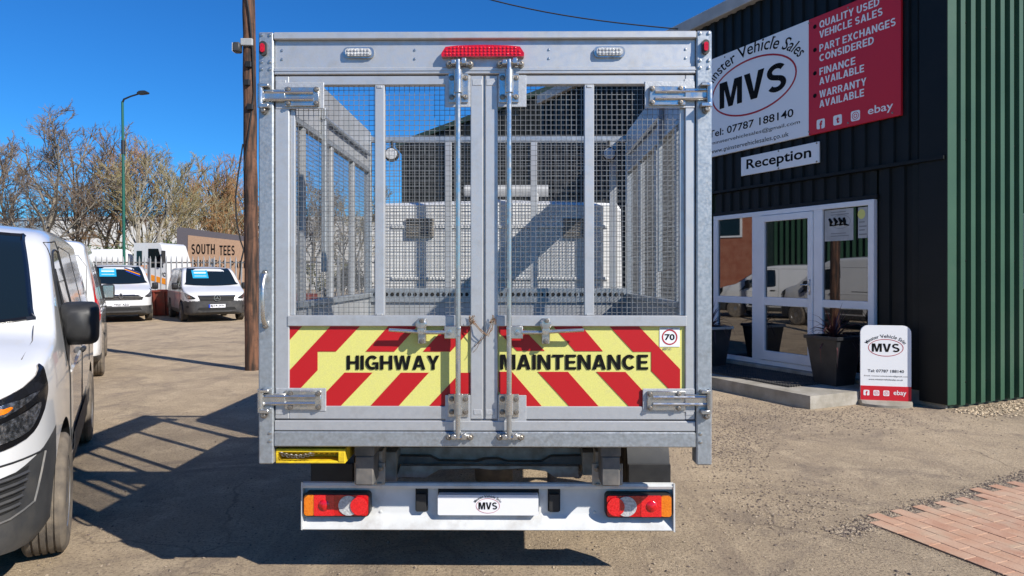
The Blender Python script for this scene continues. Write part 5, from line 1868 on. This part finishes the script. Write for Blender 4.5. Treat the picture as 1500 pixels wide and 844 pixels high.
def far_van(label, loc, rz, plate, badge, spec_up):
    sp_ = dict(SPEC_A)
    sp_.update(spec_up)
    v = Van('parked_van', label, loc, rz, sp_, None)
    zc = sp_['cowl']
    w_ = sp_['wsw']
    zt_ = sp_['wst']
    poly = sm([(-w_, zc + .03), (0, zc - .01), (w_, zc + .03), (w_ * .99, zc + .12), (w_ * .86, zt_ - .03), (w_ * .7, zt_), (0, zt_ + .02), (-w_ * .7, zt_), (-w_ * .86, zt_ - .03), (-w_ * .99, zc + .12)], 3)
    ws = v.patch('windscreen', poly, 'front', 'van_glass', .004, cuts=4)
    v.line('screen_border', poly, 'front', 'glass_frit', .03, .002, closed=True)
    # price sticker
    stx = .48
    st2 = v.patch('price_sticker', [(stx - .42, zt_ - .34), (stx + .08, zt_ - .34), (stx + .08, zt_ - .06), (stx - .42, zt_ - .06)], 'front', 'sticker_blue', .012, cuts=2)
    for k, zz in enumerate((.09, .17, .27)):
        v.line('sticker_print', [(stx - .36, zt_ - zz), (stx + .02, zt_ - zz)], 'front', 'white_ink', .055 if k == 1 else .018, .016, st2)
    for sg, fr_ in ((1, 'left'), (-1, 'right')):
        so_ = v.patch('side_window', sm([(1.25, zc + .02), (1.6, 1.55), (1.85, zt_ - .08), (2.35, zt_ - .06), (2.35, 1.16), (1.7, 1.12)], 2), fr_, 'van_glass', .004)
        mirror_part(v, sg, 1.15, 1.20, .05, .20, .24)
        v.line('door_seam', [(1.30, .46), (1.22, 1.10), (1.82, 1.76), (2.42, 1.78), (2.46, .46)], fr_, 'gap', .008, .0005)
        fro = (Vector((.7071, sg * .7071, 0)), Vector((1, -sg * 1.0, 0)).normalized(), Vector((.35, sg * .75, 0)))
        hl_ = sp_['lamp']
        lo_ = v.patch('headlamp', sm(hl_, 3), fro, 'glass_frit', .006)
        cx_ = sum(p[0] for p in hl_) / len(hl_)
        cz_ = sum(p[1] for p in hl_) / len(hl_)
        v.patch('reflector', sm([(cx_ + (a - cx_) * .72, cz_ + (b - cz_) * .72) for a, b in hl_], 3), fro, 'lamp_reflector', .011, lo_)
        v.patch('fog_lamp', ell(.0, .52, .07, .05, 12), fro, 'gap', .005)
    go = v.patch('grille', sp_['grille'], 'front', 'gap', .005)
    zs_ = [p[1] for p in sp_['grille']]
    xg = max(p[0] for p in sp_['grille'])
    for k in range(4):
        z_ = min(zs_) + (max(zs_) - min(zs_)) * (k + .5) / 4
        v.line('grille_slat', [(-xg * .9, z_), (xg * .9, z_)], 'front', sp_['slat'] if k != 3 else 'chrome', .022, .012, go)
    v.patch('lower_grille', [(-.62, .40), (.62, .40), (.56, .50), (-.56, .50)], 'front', 'gap', .005)
    zp = sp_['plate_z']
    po = v.patch('number_plate', [(-.26, zp - .055), (.26, zp - .055), (.26, zp + .055), (-.26, zp + .055)], 'front', 'plate_white', .02, cuts=2, smooth=False)
    c_ = v.hit(0, zp, 'front', .028)
    lettering(plate, v.root, (c_.x - .004, 0, zp), (0, -1, 0), SZ, -.20, .23, -.035, .035, 'black_ink', 0, .02, name='plate_lettering')
    if badge == 'star':
        cb_ = v.hit(0, sp_['badge_z'], 'front', .03)
        o3 = (cb_.x, 0, sp_['badge_z'])
        q = ring_mesh(MB(), o3, (0, -1, 0), SZ, 0, 0, .105, .105, .016, 0, .012, 28)
        for a in (90, 210, 330):
            q.prism([(.016 * math.cos(R(a + 90)), .016 * math.sin(R(a + 90))), (.016 * math.cos(R(a - 90)), .016 * math.sin(R(a - 90))), (.098 * math.cos(R(a)), .098 * math.sin(R(a)))], o3, (0, -1, 0), SZ, .002, .010)
        stuff(q.build('badge', 'chrome', v.root))
        v.patch('plate_band', [(.215, zp - .055), (.262, zp - .055), (.262, zp + .055), (.215, zp + .055)], 'front', 'blue_ink', .024, cuts=1, smooth=False)
    else:
        cb_ = v.hit(0, sp_['badge_z'], 'front', .03)
        o3 = Vector((cb_.x, 0, sp_['badge_z']))
        V, F = [], []
        for a in range(4):
            for f_ in (1.0, .5):
                for dd in (0, -.014):
                    ang_ = PI / 2 * a
                    V.append((o3.x + dd, -.085 * f_ * math.cos(ang_), o3.z + .115 * f_ * math.sin(ang_)))
        for a in range(4):
            i, j = 4 * a, 4 * ((a + 1) % 4)
            F += [(i + 1, j + 1, j + 3, i + 3), (i, j, j + 1, i + 1), (i + 2, i + 3, j + 3, j + 2), (i, i + 2, j + 2, j)]
        MB().add(V, F).build('badge', 'chrome', v.root)
        for k, mm_ in enumerate(('sticker_purple', 'orange_paint', 'blue_ink')):
            v.line('stripe_sticker', [(-.20 - .02 * k, zt_ - .04 - .06 * k), (-.66, zt_ - .22 - .06 * k)], 'front', mm_, .045, .012, ws)
    return v

UP_V = dict(cowl=1.22, wsw=.80, wst=1.80, trim=lambda c: c.x < .75 and c.z < .70 - .02 * abs(c.y) + .02 or c.z < .42,
            cuts=[((0, 0, .72), (0, 0, 1)), ((0, 0, .42), (0, 0, 1)), ((.75, 0, 0), (1, 0, 0))],
            lamp=[(-.30, .80), (-.10, .78), (.10, .84), (.16, .97), (.04, .95), (-.16, .89)],
            grille=[(-.52, .72), (.52, .72), (.60, .90), (-.60, .90)], slat='grey_plastic', plate_z=.545, badge_z=.81,
            top=[(0, .78), (.03, .88), (.1, .96), (.3, 1.05), (.6, 1.14), (.92, 1.24), (1.2, 1.42), (1.5, 1.63), (1.78, 1.80), (2.0, 1.86), (2.4, 1.89), (3.4, 1.90), (4.6, 1.89), (4.9, 1.86), (4.97, 1.74)], dusty=False)
pV = ground_pt(318, 472)
VF = Vector((-.545, .838, 0)).normalized()
far_van('white van with grey bumper, star badge and blue price sticker parked by the red skip', (pV.x, pV.y, 0), math.atan2(VF.y, VF.x), 'EJ19 JYV', 'star', UP_V)
UP_T = dict(UP_V)
UP_T.update(trim=lambda c: c.x < .75 and c.z < .56 or c.z < .42, cuts=[((0, 0, .56), (0, 0, 1)), ((0, 0, .42), (0, 0, 1)), ((.75, 0, 0), (1, 0, 0))],
            lamp=[(-.26, .86), (-.02, .84), (.12, .90), (.18, 1.12), (.06, 1.05), (-.10, .96)],
            grille=[(-.62, .74), (.62, .74), (.66, .84), (.40, .93), (-.40, .93), (-.66, .84)], slat='chassis', plate_z=.60, badge_z=.88,
            top=[(0, .86), (.03, .96), (.1, 1.04), (.3, 1.12), (.6, 1.20), (.92, 1.30), (1.2, 1.48), (1.5, 1.70), (1.78, 1.86), (2.0, 1.93), (2.4, 1.96), (3.4, 1.97), (4.6, 1.95), (4.9, 1.92), (4.97, 1.8)], cowl=1.28, wst=1.86)
pT = ground_pt(177, 473)
far_van('white van with diamond badge, slim grille and striped windscreen sticker parked before the fence', (pT.x, pT.y, 0), math.atan2(VF.y, VF.x), 'YH21 AZG', 'diamond', UP_T)

# ------------------------------------------------------------------ utility pole, street lamp, cables
pb_ = ground_pt(370, 542)
pole = thing('utility_pole', 'tall dark weathered wooden utility pole beside the truck cage', 'pole', (pb_.x, pb_.y, 0))
n_ = 24
P, Rr = [], []
for i in range(n_ + 1):
    q = i / n_
    P.append((-.085 * q * 1.0 + .004 * math.sin(i * 1.7), 0.0, 8.4 * q - .02))
    Rr.append(.122 - .030 * q + .003 * math.sin(i * 2.3))
MB().tube(P, Rr, 18).build('post', 'pole_wood', pole, True)
def polex(z): return -.085 * z / 8.4
bd = MB().box(polex(5.4) - .10, polex(5.4) + .10, -.135, -.085, 5.36, 5.48, .01).build('junction_box', 'fascia', pole)
fl_ = MB().box(-.26, -.14, -.20, -.06, 5.24, 5.40, .02)
fl_.tube([(-.19, -.12, 5.33), (-.05, -.11, 5.42)], .012, 8)
fo = fl_.build('flood_light', 'grey_plastic', pole, 40)
MB().box(-.268, -.258, -.19, -.07, 5.25, 5.39, .002).build('lamp_glass', 'lens_clear', fo)
for zz, xx in ((5.05, .03), (4.75, .0), (4.35, .05)):
    MB().box(polex(zz) + xx - .05, polex(zz) + xx + .05, -.15, -.09, zz - .05, zz + .05, .01).build('cable_clip', 'cable', pole)
cb2 = MB()
cb2.tube([(polex(6.3) - .02, -.11, 6.3), (polex(5.9) + .05, -.125, 5.9), (polex(5.3) + .09, -.10, 5.3), (polex(4.6) + .10, -.08, 4.6), (polex(3.9) + .02, -.12, 3.9), (polex(3.3) - .07, -.115, 3.3)], .013, 8)
cb2.build('cable', 'cable', pole, True)
cb2 = MB()
cb2.tube([(polex(3.7) - .10, -.06, 3.75), (-.20, -.08, 3.3), (-.25, -.08, 2.9), (-.24, -.08, 2.5), (-.17, -.08, 2.15), (polex(2.0) - .10, -.07, 2.0), (-.16, -.08, 1.8), (-.19, -.08, 1.5)], .013, 8)
cb2.build('hanging_cable', 'cable', pole, True)
# service cable from the pole head to the eave of the reception building
a_, b_ = Vector((pb_.x - .08, pb_.y, 7.75)), BC + BU * 4.6 + Vector((0, 0, EAVE + .1))
P = []
for i in range(25):
    q = i / 24
    p = a_.lerp(b_, q)
    p.z -= .45 * math.sin(PI * q)
    P.append(p)
tag(MB().tube(P, .011, 6).build('overhead_cable', 'cable', None, True), 'thin black overhead cable running from the pole to the office roof', 'cable')

lp = Vector(((182 - CX) * 30 / FPX, 30, 0))
lamp = thing('street_lamp', 'tall green street lamp column with grey arm in front of the bare trees', 'street lamp', lp)
MB().tube([(0, 0, 0), (0, 0, 1.4)], .085, 12).build('column_base', 'lamp_green', lamp, True)
MB().tube([(0, 0, 1.4), (-.05, 0, 6.9)], [.065, .055], 12).build('column', 'lamp_green', lamp, True)
MB().tube([(-.05, 0, 6.9), (-.06, 0, 7.5)], .075, 12).build('collar', 'lamp_dark', lamp, True)
MB().tube([(-.06, 0, 7.5), (-.08, 0, 9.2)], [.055, .05], 12).build('column_head', 'lamp_green', lamp, True)
MB().tube([(-.08, 0, 9.15), (.0, -.02, 9.3), (.3, -.04, 9.42), (.75, -.06, 9.55)], [.045, .04, .036, .034], 10).build('arm', 'lamp_dark', lamp, True)
MB().prism(sm([(.66, 9.50), (1.02, 9.53), (1.08, 9.58), (1.0, 9.64), (.74, 9.62)], 3), (0, .06, 0), SX, SZ, 0, .26).build('lantern', 'lamp_dark', lamp, 40)

# ------------------------------------------------------------------ palisade fence
FY = 29.5
fnc = thing('palisade_fence', 'grey steel palisade fence with pointed pales behind the parked vans', 'fence', (0, FY, 0))
W_ = .030
pal = MB()
V, F = [], []
sec = [(-.034, .012), (-.022, .0), (-.008, .0), (0, .010), (.008, 0), (.022, 0), (.034, .012)]
for z, kx in ((.06, 1), (2.22, 1), (2.40, .22)):
    for x, y in sec:
        V.append((x * kx, y, z if abs(x) > .02 or z < 2.3 else z))
for l in range(2):
    for i in range(6):
        F.append((l * 7 + i, l * 7 + i + 1, l * 7 + 8 + i, l * 7 + 7 + i))
pm = bpy.data.meshes.new('pale')
pm.from_pydata(V, [], F)
pm.materials.append(MATS['palisade'])
x = -24.0
while x < -4.6:
    o_ = link('pale', pm, None, fnc)
    o_.location = (x, rnd.uniform(-.006, .006), rnd.uniform(-.01, .01))
    o_.rotation_euler = (0, rnd.uniform(-.006, .006), 0)
    x += .232
for zz in (.45, 2.12):
    MB().box(-24.2, -4.5, .014, .06, zz - .03, zz + .03, .004).build('rail', 'chassis', fnc)
for k in range(8):
    MB().box(-24 + k * 2.75 - .05, -24 + k * 2.75 + .05, .06, .16, 0, 2.3, .006).build('fence_post', 'palisade', fnc)

# red skip between the vans
sp_ = ground_pt(239, 463)
skip = thing('red_skip', 'rusty red steel skip standing between the two parked vans', 'skip', (sp_.x, sp_.y + .5, 0), R(-4))
V = [(-.52, -.45, .02), (.52, -.45, .02), (.52, .45, .02), (-.52, .45, .02), (-.80, -.55, .98), (.62, -.55, .98), (.62, .55, .98), (-.80, .55, .98)]
MB().add(V, [(0, 3, 2, 1), (0, 1, 5, 4), (1, 2, 6, 5), (2, 3, 7, 6), (3, 0, 4, 7), (4, 5, 6, 7)]).build('tub', 'skip_red', skip)
rm_ = MB()
rm_.box(-.84, .66, -.60, -.54, .93, 1.0, .004)
rm_.box(-.84, .66, .54, .60, .93, 1.0, .004)
rm_.build('rim', 'skip_red', skip)
for xx in (-.3, .1, .45):
    MB().prism([(xx - .03, .03), (xx + .03, .03), (xx + .03, .93), (xx - .03, .93)], (0, -.46, 0), SX, (0, -.1, 1), 0, .03).build('stiffener', 'skip_red', skip)
# red container further along, seen through the cage
c2 = pix(436, 462, 26.5)
ct_ = thing('red_container', 'low red steel container seen through the left side of the cage', 'container', (c2.x - .2, c2.y, 0))
MB().box(-1.1, .8, -.6, .6, 0, .85, .02).build('box', 'skip_red', ct_)
for k in range(7):
    MB().box(-1.0 + k * .28, -.88 + k * .28, -.63, -.6, .08, .78, .008).build('side_rib', 'skip_red', ct_)

# stone business park sign
SYY = 37.0
a0, a1 = pix(259, 400, SYY), pix(400, 400, SYY)
ss = thing('stone_sign', 'sloping stone entrance sign with sandstone panel beyond the palisade fence', 'sign', (a0.x, SYY, 0), R(4))
def sxz(px, py): return ((px - 259) * SYY / FPX, CAMZ - (py - HY) * SYY / FPX)
o1 = [sxz(259, 440), sxz(400, 440), sxz(400, 351.5), sxz(300, 338), sxz(275, 334), sxz(264, 333), sxz(259, 336)]
MB().prism(o1, (0, 0, 0), SX, SZ, -.45, 0).build('stone_surround', 'stone_dark', ss)
o2 = [sxz(274, 430), sxz(400, 430), sxz(400, 358), sxz(275, 344.5)]
MB().prism(o2, (0, 0, 0), SX, SZ, 0, .02).build('sandstone_panel', 'stone_orange', ss)
for wd, p0, p1, y0, y1 in (('SOUTH', 280, 313.5, 372.5, 357.5), ('TEES', 320, 342, 374, 359.5), ('BUSINESS', 281, 330, 392, 381), ('PARK', 336, 360, 393, 382)):
    xa_, za_ = sxz(p0, y0)
    xb_, zb_ = sxz(p1, y1)
    block_lettering(wd, ss, (0, -.02, 0), SX, SZ, xa_, xb_, za_, zb_, 'black_ink', .006, .16)

# white tipper lorry beyond the fence
LYY = 33.0
lc = pix(196, 460, LYY)
LK = .78
lor = thing('white_lorry', 'white lorry cab with orange stripe and dark windows behind the palisade fence', 'lorry', (lc.x, LYY, 0), R(-6))
lor.scale = (LK, 1, 1)
cabp = [(0, .75), (2.15, .75), (2.22, 1.55), (2.05, 2.35), (1.75, 3.05), (1.6, 3.13), (.05, 3.13), (0, 3.05)]
MB().prism(cabp, (0, 0, 0), SX, SZ, -2.1, 0).build('cab', 'van_white', lor, 20)
MB().prism([(.98, 1.95), (1.95, 1.95), (1.62, 2.85), (.98, 2.85)], (0, -.002, 0), SX, SZ, 0, .02).build('side_window', 'van_glass', lor)
MB().prism([(.22, 2.05), (.55, 2.05), (.55, 2.75), (.22, 2.75)], (0, -.002, 0), SX, SZ, 0, .02).build('side_window', 'van_glass', lor)
MB().prism([(.04, 1.55), (2.2, 1.10), (2.2, 1.38), (.04, 1.82)], (0, -.002, 0), SX, SZ, 0, .012).build('orange_stripe', 'orange_paint', lor)
lettering('ooo', lor, (0, -.004, 0), SX, SZ, .25, .95, 1.9, 2.05, 'orange_paint', .01, .02, name='orange_lettering')
lettering('VO', lor, (0, -.004, 0), SX, SZ, 1.75, 2.15, 1.5, 1.7, 'black_ink', .012, .02)
MB().box(2.0, 2.12, -.25, -.02, 2.2, 2.75, .02).build('mirror', 'black_plastic', lor)
MB().box(-3.4, 2.0, .3, 1.8, .55, .78, .01).build('chassis', 'chassis', lor)
MB().box(-3.4, -.15, .0, 2.1, .85, 1.6, .02).build('tipper_body', 'chassis_light', lor)
for xx in (1.15, -2.2):
    wheel(lor, xx, .22, -1, .48, .28)
    wheel(lor, xx, 1.9, 1, .48, .28)
# white tank next to the lorry
tk = pix(160, 460, 33.5)
tank = thing('white_tank', 'white round ended tank on a frame behind the fence, left of the lorry', 'tank', (tk.x, tk.y, 0))
tb = MB()
tb.lathe([(.20, -1.6), (.42, -1.5), (.50, -1.3), (.50, .8), (.42, .95), (.20, 1.0)], (0, 0, 2.35), 'x', 28)
tb.build('barrel', 'van_white_dusty', tank, 30)
for xx in (-1.1, 1.1):
    MB().box(xx * .7 - .08, xx * .7 + .08, -.5, .5, 0, 2.0, .01).build('cradle', 'chassis', tank)

# ------------------------------------------------------------------ far buildings
wh = thing('white_warehouse', 'long cream warehouse wall behind the bare trees', 'building', (-34, 74, 0))
MB().box(-16.5, 30, 0, 20, 0, 7.6, .02).build('wall', 'warehouse', wh)
MB().box(-16.8, 30.3, -.15, 20.2, 7.6, 7.9, .02).build('roof_edge', 'warehouse', wh)
for k in range(12):
    MB().box(-16.5 + k * 4 - .05, -16.5 + k * 4 + .05, -.06, 0, .2, 7.5).build('panel_joint', 'fascia', wh)
wb = thing('blue_warehouse', 'pale blue metal warehouse at the far left behind the trees', 'building', (-62, 80, 0))
MB().box(-18, 8.2, 0, 20, 0, 8.0, .02).build('wall', 'warehouse_blue', wb)
MB().box(-18, 8.4, -.15, 20, 8.0, 8.25, .02).build('roof_edge', 'warehouse_blue', wb)
for k in range(8):
    MB().box(-18 + k * 3.3 - .05, -18 + k * 3.3 + .05, -.05, 0, .2, 7.9).build('panel_joint', 'fascia', wb)

DYY = 30.5
d0 = pix(588, 215, DYY)
db = thing('dark_shed', 'dark clad shed with sloping roof beyond the truck cab, seen through the cage', 'building', (d0.x, DYY, 0))
hh0 = d0.z
wd_ = 12.0
sl = .372
prof = [(0, 0), (wd_, 0), (wd_, hh0 + sl * wd_), (0, hh0)]
MB().prism(prof, (0, .06, 0), SX, SZ, -12, 0).build('wall', 'clad_dark_green', db)
for i in range(12):
    V, F = [], []
    for k in range(5):
        for f, d in ((0, 0), (.4, 0), (.5, .03), (.9, .03), (1.0, 0)):
            xx = i + (k + f) * .2
            V += [(xx, .05 - d, .1), (xx, .05 - d, hh0 + sl * xx - .02)]
    for k in range(24):
        F.append((2 * k, 2 * k + 2, 2 * k + 3, 2 * k + 1))
    m_ = bpy.data.meshes.new('cladding_sheet')
    m_.from_pydata(V, [], F)
    link('cladding_sheet', m_, 'clad_black', db)
MB().prism([(-.25, hh0 - .06), (wd_, hh0 + sl * wd_ - .02), (wd_, hh0 + sl * wd_ + .25), (-.25, hh0 + .16)], (0, -.15, 0), SX, SZ, -12.3, 0).build('roof', 'clad_dark_green', db)

# green unit and brick house across the yard, mirrored in the entrance glazing
gb_ = thing('green_unit', 'green ribbed metal unit across the yard, mirrored in the entrance glazing', 'building', (-17.5, 4, 0), PI / 2)
MB().box(0, 13.4, 0, 8, 0, 6.2, .02).build('wall', 'clad_dark_green', gb_)
for i in range(13):
    sheet(i, i + 1, 0.05, 6.1, gb_, 'clad_green', 'front', .25, .05)
bh = thing('brick_house', 'red brick building beside the green unit, mirrored in the entrance glazing', 'building', (-18.2, 17.7, 0), PI / 2)
MB().box(0, 5, 0, 8, 0, 6.2, .02).build('wall', 'brick', bh)
for k in range(1):
    wf_ = MB().box(1.0 + k * 2.6, 2.2 + k * 2.6, -.06, 0, 3.4, 5.0, .01).build('window', 'upvc', bh)
    MB().box(1.1 + k * 2.6, 2.1 + k * 2.6, -.075, -.06, 3.5, 4.9).build('window_pane', 'van_glass', wf_)
MB().prism([(-.1, 6.2), (5.2, 6.2), (5.2, 6.35), (2.5, 8.0), (-.1, 6.35)], (0, 0, 0), SX, SZ, -8, .25).build('roof', 'clad_dark_green', bh)

# ------------------------------------------------------------------ trees
def tree(name, label, loc, h, seed, bark, twig, spread=.55, limbs=8, lean=0.0, trunks=1, first=.22, density=1.0, up=.35):
    rr = random.Random(seed)
    root = thing(name, label, 'tree', loc, rr.uniform(0, 6.28))
    tr, br_, tg = MB(), MB(), MB()
    def grow(p, d, L_, r0, depth):
        n = 6 if depth == 0 else 5 if depth < 3 else 3
        pts, rs = [p.copy()], [r0]
        wob = (.06, .13, .18, .22, .25)[min(depth, 4)]
        q = p.copy()
        dd = d.copy()
        for i in range(n):
            dd = (dd + Vector((rr.gauss(0, wob), rr.gauss(0, wob), rr.gauss(0, wob) + up * (.05 + .10 * (depth > 0))))).normalized()
            q = q + dd * (L_ / n)
            pts.append(q.copy())
            rs.append(r0 * (1 - .72 * (i + 1) / n) + .002)
        mb = tr if depth == 0 else br_ if depth < 3 else tg
        mb.tube(pts, rs, (9, 6, 4, 3, 3)[min(depth, 4)], False)
        if depth >= 4:
            return
        nk = (limbs, 8, 7, 6)[depth]
        nk = max(2, int(nk * density * rr.uniform(.8, 1.2)))
        for k in range(nk):
            f = (first + (1 - first) * (k + rr.random() * .8) / nk) if depth == 0 else (.18 + .82 * (k + rr.random()) / nk)
            f = min(f, .98)
            i = min(int(f * n), n - 1)
            t = f * n - i
            bp0 = pts[i].lerp(pts[i + 1], t)
            ax = (pts[i + 1] - pts[i]).normalized()
            az = rr.uniform(0, 6.28)
            o = ax.orthogonal().normalized()
            o = (Matrix.Rotation(az, 3, ax) @ o)
            sp0 = spread * rr.uniform(.75, 1.25) * (1.0 if depth == 0 else .95)
            nd = (ax * math.cos(sp0) + o * math.sin(sp0)).normalized()
            nd.z = nd.z * .85 + .15
            rb = rs[i] * rr.uniform(.42, .62)
            Lb = L_ * (.62 if depth == 0 else .55) * rr.uniform(.65, 1.1) * (1.15 - .5 * f)
            grow(bp0, nd.normalized(), Lb, max(rb, (.055, .028, .014, .009)[depth]), depth + 1)
    for k in range(trunks):
        d = Vector((lean + rr.gauss(0, .12) * (trunks > 1) + (k - (trunks - 1) / 2) * .22, rr.gauss(0, .08), 1)).normalized()
        grow(Vector(((k - (trunks - 1) / 2) * .25, 0, -.05)), d, h * .78, h * .0165 / (1 if trunks == 1 else 1.25), 0)
    tr.build('trunk', bark, root, True, False)
    br_.build('branches', bark, root, True, False)
    tg.build('crown', twig, root, False, False)
    return root
for (px, Y, h, seed, bark, twig, lab, kw) in (
    (62, 40, 10.6, 1, 'bark_grey', 'twig_brown', 'large bare grey tree with spreading limbs behind the first white van', dict(spread=.75, limbs=11, first=.20)),
    (118, 44, 10.8, 2, 'bark_grey', 'twig_brown', 'bare grey tree between the spreading tree and the lamp column', dict(spread=.62, limbs=10, trunks=2)),
    (205, 42, 10.2, 4, 'bark_pale', 'twig_olive', 'pale barked bare tree just right of the lamp column', dict(spread=.55, limbs=10, lean=.12, trunks=2)),
    (246, 46, 10.6, 5, 'bark_green', 'twig_orange', 'bare tree with reddish twigs behind the lorry cab', dict(spread=.5, limbs=10, trunks=2, density=.95)),
    (292, 50, 9.6, 6, 'bark_green', 'twig_olive', 'olive twigged bare tree behind the stone sign', dict(spread=.5, limbs=10, trunks=2, density=.95)),
    (328, 52, 10.0, 7, 'bark_green', 'twig_orange', 'orange twigged bare tree next to the utility pole', dict(spread=.42, limbs=12, trunks=2, density=.95)),
    (372, 54, 8.8, 8, 'bark_green', 'twig_orange', 'low orange twigged bare tree partly behind the utility pole', dict(spread=.45, limbs=10, trunks=2)),
    (450, 50, 8.6, 9, 'bark_grey', 'twig_brown', 'bare brown tree seen through the left cage mesh', dict(spread=.55, limbs=10, trunks=2)),
    (505, 52, 8.0, 10, 'bark_grey', 'twig_olive', 'smaller bare tree seen through the cage corner', dict(spread=.5, limbs=9, trunks=2)),
    (20, 45, 10.4, 21, 'bark_grey', 'twig_brown', 'bare grey tree filling the gap left of the spreading tree', dict(spread=.6, limbs=10, trunks=2)),
    (158, 47, 10.6, 22, 'bark_grey', 'twig_brown', 'thin bare tree directly behind the lamp column', dict(spread=.55, limbs=10, trunks=2)),
    (345, 58, 9.8, 25, 'bark_green', 'twig_orange', 'orange bare tree just left of the utility pole', dict(spread=.46, limbs=11, trunks=2)),
    (-30, 42, 9.8, 11, 'bark_grey', 'twig_brown', 'bare grey tree reaching in at the far left', dict(spread=.65, limbs=9))):
    p = pix(px, 400, Y)
    tree('bare_tree', lab, (p.x, Y, 0), h, seed, bark, twig, **kw)

def shrub(label, loc, w, d, h, n, seed, matn):
    rr = random.Random(seed)
    t = thing('ivy_shrub', label, 'shrub', loc)
    for k in range(9):
        st_ = MB()
        x, y = rr.uniform(-w * .4, w * .4), rr.uniform(-d * .3, d * .3)
        st_.tube([(x, y, 0), (x + rr.uniform(-.2, .2), y, h * .4), (x + rr.uniform(-.5, .5), y + rr.uniform(-.2, .2), h * .8)], [.05, .035, .015], 5)
        st_.build('stem', 'bark_grey', t, True)
    V, F = [], []
    blobs = [(rr.uniform(-w * .42, w * .42), rr.uniform(-d * .3, d * .3), rr.uniform(h * .2, h * .85), rr.uniform(.35, .8)) for _ in range(26)]
    for _ in range(n):
        bx, by, bz, br0 = rr.choice(blobs)
        u = Vector((rr.gauss(0, 1), rr.gauss(0, 1), rr.gauss(0, 1))).normalized() * br0 * rr.uniform(.6, 1.1)
        c = Vector((bx, by, max(.1, bz))) + u
        c.z = max(.08, c.z)
        a = Vector((rr.gauss(0, 1), rr.gauss(0, 1), rr.gauss(0, 1))).normalized()
        b = a.orthogonal().normalized()
        s = rr.uniform(.05, .10)
        o = len(V)
        V += [c - a * s, c + b * s * .6, c + a * s, c - b * s * .6]
        F.append((o, o + 1, o + 2, o + 3))
    m = bpy.data.meshes.new('foliage')
    m.from_pydata(V, [], F)
    link('foliage', m, matn, t)
for px, Y, w, h, n, s_, mm_, lab in ((112, 39, 4.6, 2.9, 4200, 1, 'ivy_dry', 'dry brownish shrub between the first tree and the lamp'),
                                (160, 38, 3.6, 3.2, 4200, 2, 'ivy', 'dark green ivy shrub left of the lamp column'),
                                (212, 39, 4.0, 3.4, 4600, 3, 'ivy', 'dark green ivy shrub behind the white lorry'),
                                (300, 56, 8.0, 4.6, 5200, 4, 'ivy_dry', 'dry undergrowth shrub behind the stone sign'),
                                (470, 46, 7.0, 2.6, 4200, 5, 'ivy_dry', 'dry undergrowth shrub seen through the cage side'),
                                (35, 41, 5.0, 2.4, 3600, 6, 'ivy_dry', 'dry low shrub under the large spreading tree')):
    p = pix(px, 400, Y)
    shrub(lab, (p.x, Y, 0), w, 1.6, h, n, s_, mm_)
